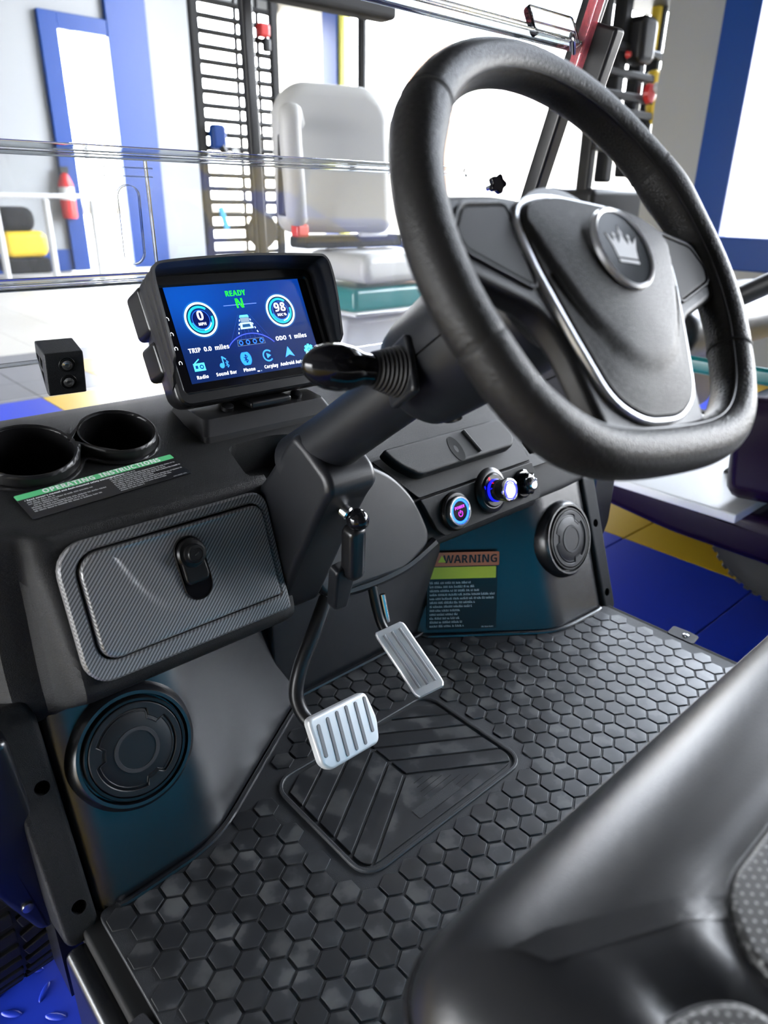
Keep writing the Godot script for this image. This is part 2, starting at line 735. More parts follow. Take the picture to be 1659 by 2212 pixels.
func build_dash(cart: Node3D) -> void:
	# cross-sections (z, y) round the moulding, from the crest over the knee face and back under
	var pod := [[-1.13, 0.80], [-1.06, 0.885], [-0.97, 0.893], [-0.87, 0.870], [-0.80, 0.854], [-0.765, 0.845], [-0.745, 0.836], [-0.736, 0.806], [-0.716, 0.745], [-0.696, 0.682], [-0.694, 0.658], [-0.712, 0.640], [-0.76, 0.622], [-0.86, 0.60], [-1.10, 0.62]]
	var mid := [[-1.13, 0.80], [-1.06, 0.885], [-0.97, 0.893], [-0.87, 0.870], [-0.832, 0.861], [-0.814, 0.850], [-0.806, 0.825], [-0.802, 0.80], [-0.797, 0.76], [-0.782, 0.71], [-0.764, 0.665], [-0.762, 0.640], [-0.80, 0.622], [-0.88, 0.61], [-1.10, 0.62]]
	var edge := [[-1.13, 0.80], [-1.06, 0.885], [-0.97, 0.893], [-0.87, 0.870], [-0.80, 0.854], [-0.773, 0.846], [-0.766, 0.832], [-0.765, 0.800], [-0.766, 0.745], [-0.770, 0.690], [-0.768, 0.650], [-0.762, 0.618], [-0.775, 0.598], [-0.85, 0.59], [-1.10, 0.62]]
	var sw := [[-1.13, 0.80], [-1.06, 0.885], [-0.97, 0.895], [-0.89, 0.845], [-0.845, 0.801], [-0.810, 0.772], [-0.782, 0.748], [-0.770, 0.732], [-0.762, 0.712], [-0.744, 0.660], [-0.743, 0.645], [-0.755, 0.630], [-0.80, 0.622], [-0.88, 0.62], [-1.10, 0.62]]
	var side := [[-1.13, 0.78], [-1.06, 0.86], [-0.97, 0.86], [-0.90, 0.815], [-0.86, 0.770], [-0.835, 0.745], [-0.81, 0.728], [-0.795, 0.712], [-0.78, 0.690], [-0.765, 0.655], [-0.762, 0.640], [-0.77, 0.630], [-0.80, 0.622], [-0.88, 0.62], [-1.10, 0.62]]
	var spots := [[0.118, edge, edge, 0.0, 0.55], [0.120, edge, edge, 0.0, 0.80], [0.130, edge, edge, 0.0, 0.94], [0.145, edge, edge, 0.0, 0.99], [0.162, edge, pod, 0.03, 1.0], [0.170, edge, pod, 0.22, 1.0], [0.176, edge, pod, 0.55, 1.0], [0.182, edge, pod, 0.80, 1.0], [0.190, edge, pod, 0.95, 1.0], [0.20, pod, pod, 0.0, 1.0], [0.30, pod, pod, 0.0, 1.0], [0.455, pod, pod, 0.0, 1.0], [0.474, pod, mid, 0.06, 1.0], [0.482, pod, mid, 0.35, 1.0], [0.486, pod, mid, 0.8, 1.0], [0.490, mid, mid, 0.0, 1.0], [0.52, mid, mid, 0.0, 1.0], [0.62, mid, mid, 0.0, 1.0], [0.72, sw, sw, 0.0, 1.0], [0.86, sw, sw, 0.0, 1.0], [1.04, sw, sw, 0.0, 1.0], [1.075, sw, sw, 0.0, 1.0], [1.085, side, side, 0.0, 1.0], [1.20, side, side, 0.0, 1.0], [1.27, side, side, 0.0, 0.98], [1.295, side, side, 0.0, 0.93], [1.305, side, side, 0.0, 0.75]]
	var sections := []
	for i in spots.size():
		var pts := []
		for j in pod.size():
			var q := Vector2(spots[i][1][j][0], spots[i][1][j][1]).lerp(Vector2(spots[i][2][j][0], spots[i][2][j][1]), spots[i][3])
			var k: float = spots[i][4]
			pts.append(V3(spots[i][0], 0.745 + (q.y - 0.745) * lerpf(1.0, k, 0.6), -0.90 + (q.x + 0.90) * k))
		sections.append(smooth(pts, 5, true))
	var dash := loft(sections)
	var cuts := []
	var tray_n := V3(0, 0.95, 0.31)
	cuts.append(lathe([Vector2(0, -0.09), Vector2(0.048, -0.09), Vector2(0.054, 0.06), Vector2(0, 0.06)], 40, facing(V3(0.2275, 0.8875, -0.8880), tray_n, Vector3.FORWARD)))
	cuts.append(lathe([Vector2(0, -0.09), Vector2(0.042, -0.09), Vector2(0.047, 0.06), Vector2(0, 0.06)], 40, facing(V3(0.3395, 0.8890, -0.8930), tray_n, Vector3.FORWARD)))
	# the slot in front of the column and the gap where the column comes through
	cuts.append(plate(rounded([Vector2(-0.045, -0.05), Vector2(0.09, -0.05), Vector2(0.09, 0.022), Vector2(0.045, 0.034), Vector2(-0.03, 0.030)], 0.016), 0.16).moved(frame(V3(0.495, 0.80, -0.822), Vector3.RIGHT, V3(0, 0.30, -0.95))))
	var body := put_carved(cart, "dashboard", dash, cuts, M.dash_plastic, Transform3D(), 32)
	# knee cover between the column and the switches: one bowed panel with its own edge
	var k := plate(rounded([Vector2(-0.13, -0.075), Vector2(0.045, -0.083), Vector2(0.112, -0.052), Vector2(0.092, 0.022), Vector2(0.055, 0.072), Vector2(-0.01, 0.112), Vector2(-0.13, 0.12)], 0.03, 6), 0.014, 0.008, 4)
	put(cart, "knee_cover", k, M.column_plastic, facing(V3(0.675, 0.700, -0.766), V3(0, 0.318, 0.948)))
	put(cart, "lower_trim", tube(smooth([V3(0.56, 0.628, -0.745), V3(0.64, 0.622, -0.738), V3(0.72, 0.628, -0.735), V3(0.79, 0.650, -0.738)], 6), 0.009, 8), M.pod_plastic)
	# switch panel: a folded plate
	var lower := plate(rounded([Vector2(-0.128, -0.022), Vector2(-0.112, -0.037), Vector2(0.150, -0.037), Vector2(0.158, -0.028), Vector2(0.146, 0.036), Vector2(-0.152, 0.036)], 0.004, 2), 0.008, 0.002)
	var sn := V3(0, 0.318, 0.948)
	put(cart, "switch_panel", lower, M.dash_plastic, facing(V3(0.922, 0.689, -0.7505), sn))
	var upper := plate(rounded([Vector2(-0.152, 0.0), Vector2(0.146, 0.0), Vector2(0.143, 0.05), Vector2(0.12, 0.085), Vector2(-0.20, 0.085)], 0.004, 2), 0.006, 0.001)
	put(cart, "switch_panel_top", upper, M.dash_plastic, frame(V3(0.922, 0.724, -0.763), Vector3.RIGHT, V3(0, 0.66, -0.75)))
	# raised lid over the fuses
	var lid := plate(rounded([Vector2(-0.125, 0.0), Vector2(0.12, 0.0), Vector2(0.136, 0.018), Vector2(0.128, 0.062), Vector2(-0.17, 0.062), Vector2(-0.155, 0.03)], 0.014, 6), 0.018, 0.006, 4)
	var lt := put(cart, "fuse_lid", lid, M.dash_plastic, frame(V3(0.906, 0.750, -0.7805), Vector3.RIGHT, V3(0, 0.66, -0.75)))
	put(lt, "rib", tube(PackedVector3Array([V3(0.032, 0.008, 0.0178), V3(0.022, 0.056, 0.0178)]), 0.004, 8), M.dash_plastic)
	put(lt, "finger_dip", lathe([Vector2(0, 0.0), Vector2(0.016, 0.0), Vector2(0.017, 0.0015), Vector2(0.0, 0.0008)], 24, Transform3D(Basis().scaled(V3(0.8, 1.5, 1)), V3(-0.018, 0.026, 0.0170))), M.void_black)
	put(cart, "side_shelf", box(0.17, 0.004, 0.05, 0.001), M.dash_plastic, frame(V3(1.17, 0.722, -0.785), Vector3.RIGHT, V3(0, 0.75, 0.62)))
	put(cart, "shelf_switch", box(0.018, 0.012, 0.03, 0.003), M.smooth_black, frame(V3(1.098, 0.742, -0.785), Vector3.RIGHT, V3(0, 0.75, 0.62)))
	build_glove_box(cart)
	build_switches(cart)
	build_stickers(cart)


func build_glove_box(cart: Node3D) -> void:
	var n := V3(0, 0.318, 0.948)
	var at := facing(V3(0.3255, 0.752, -0.7165), n)
	var w := 0.268
	var h := 0.162
	var surround := holder(cart, "glove_box")
	var outer := rrect(w, h, 0.03, 6, [0.022, 0.034, 0.03, 0.004])
	var inner := rrect(w - 0.028, h - 0.034, 0.02, 6, [0.016, 0.026, 0.022, 0.004])
	for i in inner.size():
		inner[i] += Vector2(0.004, 0.004)
	put(surround, "carbon_surround", ring_plate(outer, inner, 0.010, 0.0025), M.carbon_print, at)
	put(surround, "gap", plate(inset(outer, 0.006), 0.003), M.void_black, at)
	# the door: its front bows and is dished above a curved fold below the lock
	var dw := w - 0.033
	var dh := h - 0.039
	var rim := rrect(dw, dh, 0.02, 6, [0.014, 0.024, 0.02, 0.003])
	var rings := []
	var s := Soup.new()
	for q in [[1.0, 0.002], [1.0, 0.009], [0.992, 0.0125], [0.975, 0.0145], [0.95, 0.0155]]:
		var r := PackedVector3Array()
		for p in rim:
			r.append(V3(p.x * (1.0 - (1.0 - q[0]) * 0.5), p.y * q[0], q[1]))
		rings.append(r)
	for j in range(1, 25):
		var f := 0.95 * (1.0 - j / 24.0)
		var r := PackedVector3Array()
		for p in rim:
			var c := Vector2(p.x * (1.0 - (1.0 - maxf(f, 0.95)) * 0.5) * f / 0.95 * 0.975 / 0.975, p.y * f)
			r.append(V3(c.x, c.y, 0.0155 + door_relief(c.x / dw + 0.5, 0.5 - c.y / dh)))
		rings.append(r)
	for i in rings.size() - 1:
		for k in rim.size():
			var l := (k + 1) % rim.size()
			# long sides are split so that the relief has points to bend at
			for t in 8:
				var a := t / 8.0
				var b := (t + 1) / 8.0
				var q := [rings[i][k].lerp(rings[i][l], a), rings[i][k].lerp(rings[i][l], b), rings[i + 1][k].lerp(rings[i + 1][l], b), rings[i + 1][k].lerp(rings[i + 1][l], a)]
				if i >= 4:
					for e in 4:
						var p: Vector3 = q[e]
						q[e] = V3(p.x, p.y, 0.0155 + (door_relief(p.x / dw + 0.5, 0.5 - p.y / dh) if i + (1 if e > 1 else 0) > 4 else 0.0))
				s.quad(q[0], q[1], q[2], q[3])
	var door_at := at * Transform3D(Basis(), V3(0.004, 0.004, 0))
	put(surround, "glove_box_door", s, M.carbon_print, door_at, 30)
	# lock in its recess
	var lock := door_at * Transform3D(Basis(Vector3.BACK, 0.05), V3(0.008, 0.010, 0.0128))
	var slot := rrect(0.036, 0.078, 0.0179, 10)
	put(surround, "lock_recess", plate(slot, 0.0035), M.gloss_black, lock)
	put(surround, "lock_bezel", ring_plate(rrect(0.0375, 0.0795, 0.0186, 10), rrect(0.035, 0.077, 0.0174, 10), 0.0052, 0.0006), M.smooth_black, lock)
	put(surround, "latch_tab", plate(rounded([Vector2(-0.015, 0.022), Vector2(0.015, 0.022), Vector2(0.0155, -0.012), Vector2(0.012, -0.018), Vector2(-0.012, -0.018), Vector2(-0.0155, -0.012)], 0.005), 0.011, 0.003), M.smooth_black, lock)
	var barrel := lock * Transform3D(Basis(), V3(0.001, 0.018, 0))
	put(surround, "lock_boss", lathe([Vector2(0, 0), Vector2(0.0185, 0), Vector2(0.0185, 0.009), Vector2(0.0165, 0.0115), Vector2(0.0125, 0.012), Vector2(0.0115, 0.013), Vector2(0.0113, 0.021), Vector2(0.0100, 0.023), Vector2(0.0075, 0.0232), Vector2(0.0072, 0.0222), Vector2(0.0, 0.0222)], 36), M.smooth_black, barrel)
	put(surround, "keyhole", box(0.0014, 0.006, 0.0006), M.chrome, barrel * Transform3D(Basis(Vector3.BACK, -1.2), V3(0.0, 0, 0.0224)))


func door_relief(u: float, v: float) -> float:
	# the fold runs down from the upper left, turns under the lock and climbs a little to the right
	var fold := 0.0
	if u < 0.36:
		fold = lerpf(0.02, 0.74, clampf((u - 0.15) / 0.21, 0, 1)) + 0.10 * sin(PI * clampf((u - 0.15) / 0.21, 0, 1))
	else:
		fold = lerpf(0.74, 0.60, (u - 0.36) / 0.64) + 0.05 * sin(PI * clampf((u - 0.36) / 0.3, 0, 1))
	var soft := 0.10 + 0.16 * clampf((u - 0.3) / 0.7, 0, 1)
	var inside := 1.0 - smoothstep(fold - soft, fold + soft * 0.4, v)
	var edge := smoothstep(0.0, 0.06, v) * smoothstep(1.0, 0.9, u) * (1.0 - 0.7 * clampf((u - 0.4) / 0.6, 0, 1))
	return -0.0015 * inside * edge + 0.0012 * sin(PI * u) * sin(PI * v)


func build_switches(cart: Node3D) -> void:
	var n := V3(0, 0.318, 0.948)
	# power button
	var p := holder(cart, "power_button", facing(V3(0.842, 0.690, -0.743), n))
	put(p, "bezel", lathe([Vector2(0, 0), Vector2(0.034, 0), Vector2(0.034, 0.004), Vector2(0.031, 0.008), Vector2(0.0275, 0.0085), Vector2(0.0, 0.0085)], 48), M.smooth_black)
	put(p, "chrome_ring", lathe([Vector2(0.0255, 0.007), Vector2(0.0265, 0.007), Vector2(0.0265, 0.0135), Vector2(0.0252, 0.0155), Vector2(0.0222, 0.0155), Vector2(0.0215, 0.0140)], 48), M.chrome)
	put(p, "lamp_ring", lathe([Vector2(0.0172, 0.0136), Vector2(0.0176, 0.0146), Vector2(0.0208, 0.0146), Vector2(0.0214, 0.0136)], 48), M.lit_blue)
	put(p, "button_face", lathe([Vector2(0.022, 0.0075), Vector2(0.0218, 0.0138), Vector2(0.0172, 0.0138), Vector2(0.0, 0.0138)], 48), M.glass_black)
	text(p, "lettering", "POWER", 0.0052, M.lit_pink, Transform3D(Basis(), V3(0, 0.0065, 0.0140)))
	var arc := PackedVector3Array()
	for i in 15:
		var a := deg_to_rad(125 + 290.0 * i / 14)
		arc.append(V3(cos(a) * 0.0048, sin(a) * 0.0048 - 0.0045, 0.0140))
	put(p, "power_mark", tube(arc, 0.0007, 6).add(tube(PackedVector3Array([V3(0, -0.004, 0.0140), V3(0, 0.0015, 0.0140)]), 0.0007, 6)), M.lit_pink)
	# direction selector
	var d := holder(cart, "drive_selector", facing(V3(0.937, 0.703, -0.7455), n))
	put(d, "base", lathe([Vector2(0, 0), Vector2(0.041, 0), Vector2(0.041, 0.004), Vector2(0.038, 0.007), Vector2(0.033, 0.009), Vector2(0.031, 0.0085), Vector2(0.028, 0.012), Vector2(0.0, 0.012)], 48), M.smooth_black)
	put(d, "collar", lathe([Vector2(0.02, 0.011), Vector2(0.0205, 0.016), Vector2(0.0185, 0.017), Vector2(0.0185, 0.011)], 40), M.lit_deep_blue)
	put(d, "knob", lathe([Vector2(0, 0.012), Vector2(0.019, 0.012), Vector2(0.0195, 0.038), Vector2(0.0208, 0.040), Vector2(0.0208, 0.046), Vector2(0.0198, 0.048), Vector2(0.0175, 0.0485), Vector2(0.0172, 0.0475), Vector2(0.0, 0.0475)], 48), M.chrome)
	put(d, "lamp_ring", lathe([Vector2(0.0142, 0.0474), Vector2(0.0146, 0.0482), Vector2(0.0166, 0.0482), Vector2(0.0170, 0.0474)], 40), M.lit_deep_blue)
	put(d, "cap", lathe([Vector2(0.0138, 0.047), Vector2(0.0132, 0.0486), Vector2(0.010, 0.0482), Vector2(0.0, 0.0478)], 36), M.silver_trim)
	text(d, "lettering", "F", 0.0060, M.lit_deep_blue, Transform3D(Basis(Vector3.BACK, 0.3), V3(-0.024, 0.010, 0.0125)))
	text(d, "lettering", "R", 0.0060, M.lit_red, Transform3D(Basis(Vector3.BACK, 0.1), V3(-0.010, 0.0225, 0.0125)))
	# ribbed socket cap
	var k := holder(cart, "socket_cap", facing(V3(1.028, 0.694, -0.7425), n))
	put(k, "base", lathe([Vector2(0, 0), Vector2(0.027, 0), Vector2(0.027, 0.003), Vector2(0.024, 0.0055), Vector2(0.0, 0.0055)], 40), M.gloss_black)
	var gear := PackedVector2Array()
	for i in 48:
		gear.append(Vector2.from_angle(TAU * i / 48) * (0.0205 if i % 6 < 3 else 0.0175))
	put(k, "grip", plate(gear, 0.016, 0.003), M.gloss_black, Transform3D(Basis(), V3(0, 0, 0.005)))
	put(k, "centre_cap", lathe([Vector2(0, 0.021), Vector2(0.0115, 0.021), Vector2(0.0112, 0.026), Vector2(0.009, 0.028), Vector2(0.0, 0.0275)], 28), M.chrome)


func lines_of_print(w: float, rows: Array, h: float, pitch: float, seed_: int) -> Soup:    # small print too fine to read: rows of letter-sized strokes
	var r := RandomNumberGenerator.new()
	r.seed = seed_
	var s := Soup.new()
	for k in rows.size():
		var x: float = rows[k][0]
		var end: float = rows[k][1]
		var y := -k * pitch
		while x < end:
			var letters := r.randi_range(2, 8)
			for l in letters:
				if x > end:
					break
				var lw := h * r.randf_range(0.34, 0.52)
				var tall := h * (1.0 if r.randf() < 0.35 else 0.72)
				if r.randf() < 0.5:
					s.quad(V3(x, y, 0), V3(x + lw * 0.34, y, 0), V3(x + lw * 0.34, y + tall, 0), V3(x, y + tall, 0))
					s.quad(V3(x, y, 0), V3(x + lw, y, 0), V3(x + lw, y + h * 0.2, 0), V3(x, y + h * 0.2, 0))
				else:
					s.quad(V3(x, y, 0), V3(x + lw, y, 0), V3(x + lw, y + h * 0.22, 0), V3(x, y + h * 0.22, 0))
					s.quad(V3(x, y + h * 0.52, 0), V3(x + lw, y + h * 0.52, 0), V3(x + lw, y + h * 0.72, 0), V3(x, y + h * 0.72, 0))
				x += lw * 1.28
			x += h * 0.4
	return s


func build_stickers(cart: Node3D) -> void:
	var at := frame(V3(0.2892, 0.8572, -0.8109), V3(1.0, 0.017, -0.07), V3(0, 0.24, -0.97)).scaled_local(Vector3.ONE * 1.033)
	var st := put(cart, "operating_sticker", plate(rrect(0.192, 0.049, 0.001, 1), 0.0009), M.sticker_black, at)
	st.set_meta("label", "black operating instructions sticker with a green title strip")
	put(st, "title_strip", plate(rrect(0.192, 0.0098, 0.001, 1), 0.0003), M.sticker_green, Transform3D(Basis(), V3(0, 0.0196, 0.0009)))
	text(st, "lettering", "OPERATING  INSTRUCTIONS", 0.0082, M.sticker_white, Transform3D(Basis(), V3(0.006, 0.0196, 0.0013)))
	text(st, "lettering", "• Read owner's manual and dash-mounted safety warnings prior to", 0.0027, M.sticker_white, Transform3D(Basis(), V3(-0.090, 0.0110, 0.0010)), HORIZONTAL_ALIGNMENT_LEFT)
	var pitch := 0.00375
	put(st, "small_print", lines_of_print(0.1, [[0.0, 0.030], [0.0, 0.072], [0.004, 0.03], [0.0, 0.085], [0.0, 0.06], [0.0, 0.075]], 0.0024, pitch, 4), M.sticker_white, Transform3D(Basis(), V3(-0.089, 0.0058, 0.0010)))
	put(st, "small_print", lines_of_print(0.1, [[0.0, 0.034], [0.0, 0.085], [0.0, 0.07], [0.0, 0.088], [0.0, 0.05], [0.0, 0.086], [0.0, 0.070], [0.0, 0.06], [0.0, 0.03]], 0.0024, pitch, 8), M.sticker_white, Transform3D(Basis(), V3(0.006, 0.0100, 0.0010)))
	put(st, "small_print", lines_of_print(0.1, [[0.0, 0.018]], 0.0016, pitch, 9), M.sticker_white, Transform3D(Basis(), V3(0.073, -0.0222, 0.0010)))


func build_tray(n3: Vector3) -> void:
	var t := thing("cup_holder_tray", "black double cup holder tray with a raised rim let into the dashboard's driver end", "cup holder")
	var a := facing(V3(0.2275, 0.8875, -0.8880), n3, Vector3.FORWARD)
	var b := facing(V3(0.3395, 0.8890, -0.8930), n3, Vector3.FORWARD)
	# both wells with their shared rim, as one outline: two circles and the waist between them
	var mid := a.affine_inverse() * b.origin
	var c2 := Vector2(mid.x, mid.y)
	for ring in [["outer_rim", 0.0580, 0.0515, -0.012, 0.009, 0.003, 0.014], ["rim_flange", 0.0625, 0.054, -0.015, -0.005, 0.002, 0.012]]:
		var o := two_circles(ring[1], ring[1] - 0.007, c2, ring[6])
		var i := two_circles(ring[2], ring[2] - 0.007, c2, ring[6])
		put(t, ring[0], ring_plate(o, i, ring[4] - ring[3], ring[5]), M.tray_plastic, a * Transform3D(Basis(), V3(0, 0, ring[3])), 45)
	for w in [[a, 0.0515], [b, 0.0450]]:
		var r: float = w[1]
		var wall := lathe([Vector2(0, -0.075), Vector2(r * 0.88, -0.075), Vector2(r * 0.90, -0.07), Vector2(r, 0.0), Vector2(r + 0.001, 0.008), Vector2(r + 0.003, 0.008), Vector2(r + 0.002, -0.01), Vector2(r * 0.92 + 0.002, -0.078), Vector2(0, -0.078)], 48)
		put(t, "well", wall, M.tray_plastic, w[0])


func two_circles(r1: float, r2: float, c2: Vector2, waist: float) -> PackedVector2Array:
	# outline round two discs with a soft waist, found along rays from points on the line between them
	var p := PackedVector2Array()
	var n := 96
	for i in n:
		var a := TAU * i / n
		var best := Vector2.ZERO
		var c := c2 * 0.46
		var d := Vector2.from_angle(a)
		var lo := 0.0
		var hi := 0.2
		for k in 24:
			var m := (lo + hi) / 2
			var q := c + d * m
			var d1 := q.length() - r1
			var d2 := (q - c2).length() - r2
			var h := clampf(0.5 + 0.5 * (d2 - d1) / waist, 0, 1)
			var f := lerpf(d2, d1, h) - waist * h * (1.0 - h)
			if f < 0.0:
				lo = m
			else:
				hi = m
		best = c + d * lo
		p.append(best)
	return p


func build_kick(cart: Node3D) -> void:
	# speaker pods either side of the footwell, leaning forward as they rise, and the bulkhead between
	for side in [0, 1]:
		var foot := [Vector2(0.149, -0.668), Vector2(0.315, -0.676), Vector2(0.60, -0.862), Vector2(0.60, -1.02), Vector2(0.149, -1.02)]
		if side == 1:
			foot = [Vector2(1.278, -0.668), Vector2(1.105, -0.676), Vector2(0.86, -0.862), Vector2(0.86, -1.02), Vector2(1.278, -1.02)]
		var ring := rounded([foot[0], foot[1], foot[2], foot[3], foot[4]], 0.035, 6)
		var sections := []
		for y in [0.355, 0.362, 0.45, 0.55, 0.70]:
			var r := PackedVector3Array()
			for p in ring:
				var front := clampf((p.y + 1.02) / 0.16, 0.0, 1.0)
				r.append(V3(p.x, y, p.y - 0.35 * (y - 0.36) * front))
			sections.append(r)
		var pod := put(cart, "kick_panel", loft(sections), M.pod_plastic, Transform3D(), 30)
		# bead where the panel meets the mat
		var bead := []
		for p in rounded([foot[0] + Vector2(0, 0.002), foot[1], foot[2]], 0.05, 6):
			if bead.is_empty() or bead[-1].distance_to(V3(p.x, 0.368, p.y + 0.004)) > 0.004:
				bead.append(V3(p.x, 0.368, p.y + 0.004))
		put(cart, "panel_bead", tube(PackedVector3Array(bead), 0.0045, 8), M.pod_plastic)
		build_speaker(cart, V3(0.2426 if side == 0 else 1.180, 0.536, -0.732), side)
	put(cart, "bulkhead", box(0.40, 0.36, 0.02, 0.004), M.pod_plastic, Transform3D(Basis(Vector3.RIGHT, 0.0), V3(0.735, 0.535, -0.865)))
	put(cart, "bulkhead_bead", tube(PackedVector3Array([V3(0.56, 0.37, -0.85), V3(0.90, 0.37, -0.85)]), 0.005, 8), M.pod_plastic)
	# warning sticker on the slanted inner side of the passenger pod
	var w := frame(V3(0.952, 0.470, -0.8140), V3(0.797, 0, 0.604), V3(0, 1, -0.30))
	w = facing(V3(0.958, 0.458, -0.8115), V3(-0.604, 0.25, 0.797))
	var st := put(cart, "warning_sticker", plate(rrect(0.142, 0.158, 0.001, 1), 0.0009), M.sticker_black, w)
	st.set_meta("label", "black warning sticker with an orange title and a yellow strip")
	put(st, "title_strip", plate(rrect(0.148, 0.028, 0.002, 2), 0.0003), M.sticker_orange, Transform3D(Basis(), V3(0.0, 0.067, 0.0009)))
	put(st, "yellow_strip", plate(rrect(0.136, 0.024, 0.001, 1), 0.0003), M.sticker_yellow, Transform3D(Basis(), V3(0.0, 0.039, 0.0009)))
	put(st, "warning_triangle", plate(PackedVector2Array([Vector2(-0.008, -0.006), Vector2(0.008, -0.006), Vector2(0, 0.008)]), 0.0003), M.sticker_yellow, Transform3D(Basis(), V3(-0.042, 0.067, 0.0013)))
	text(st, "lettering", "WARNING", 0.017, M.sticker_black, Transform3D(Basis(), V3(0.016, 0.067, 0.0013)))
	put(st, "small_print", lines_of_print(0.14, [[0.0, 0.085], [0.0, 0.09], [0.0, 0.10], [0.0, 0.132], [0.0, 0.13], [0.0, 0.09], [0.0, 0.085], [0.0, 0.06], [0.0, 0.055], [0.0, 0.06], [0.0, 0.065], [0.0, 0.07]], 0.0046, 0.0082, 12), M.sticker_white, Transform3D(Basis(), V3(-0.066, 0.017, 0.0010)))
	put(st, "small_print", lines_of_print(0.14, [[0.0, 0.025]], 0.003, 0.008, 13), M.sticker_white, Transform3D(Basis(), V3(0.04, -0.076, 0.0010)))


func build_speaker(cart: Node3D, at: Vector3, side: int) -> void:
	var n := V3(0.0, 0.33, 0.944)
	var sp := holder(cart, "speaker", facing(at, n) * Transform3D(Basis().scaled(Vector3.ONE * 0.80), Vector3.ZERO))
	# raised collar that grows out of the panel, then the ribbed cover
	put(sp, "collar", lathe([Vector2(0.108, -0.035), Vector2(0.104, -0.010), Vector2(0.098, 0.010), Vector2(0.091, 0.017), Vector2(0.086, 0.017), Vector2(0.084, 0.006), Vector2(0.0, 0.004)], 56), M.pod_plastic)
	put(sp, "bezel", lathe([Vector2(0.0815, 0.004), Vector2(0.0815, 0.016), Vector2(0.0795, 0.019), Vector2(0.0755, 0.019), Vector2(0.0740, 0.014), Vector2(0.0740, 0.004)], 56), M.smooth_black)
	put(sp, "cover", lathe([Vector2(0.074, 0.004), Vector2(0.073, 0.012), Vector2(0.066, 0.016), Vector2(0.048, 0.0205), Vector2(0.036, 0.0215), Vector2(0.0350, 0.0205), Vector2(0.0340, 0.0215), Vector2(0.030, 0.0220), Vector2(0.0, 0.0215)], 64), M.satin_black)
	put(sp, "centre_ring", lathe([Vector2(0.0295, 0.021), Vector2(0.030, 0.0232), Vector2(0.0355, 0.0232), Vector2(0.036, 0.021)], 56), M.rocker_plastic)
	# a raised band whose inner edge steps inward in three places, with a thin rib following it
	var outer := PackedVector2Array()
	var inner := PackedVector2Array()
	var rib := PackedVector3Array()
	for i in 180:
		var deg := 2.0 * i
		var off := posmod(deg - 47.0 + 60.0, 120.0) - 60.0
		var tooth := 0.0
		if off > -15.0 and off < 15.0:
			tooth = clampf((15.0 - absf(off + 1.0)) / 5.0, 0.0, 1.0)
		var dir := Vector2.from_angle(deg_to_rad(deg))
		outer.append(dir * 0.0735)
		inner.append(dir * (0.0635 - 0.0105 * tooth))
		var r := 0.0590 - 0.0105 * tooth
		rib.append(V3(dir.x * r, dir.y * r, 0.0160 + (0.066 - r) * 0.25))
	put(sp, "ribbed_band", ring_plate(outer, inner, 0.0085, 0.0012), M.satin_black, Transform3D(Basis(), V3(0, 0, 0.0115)), 30)
	put(sp, "rib", tube(rib, 0.0013, 6, true, PackedFloat32Array(), 1.0, Vector3.BACK), M.satin_black)


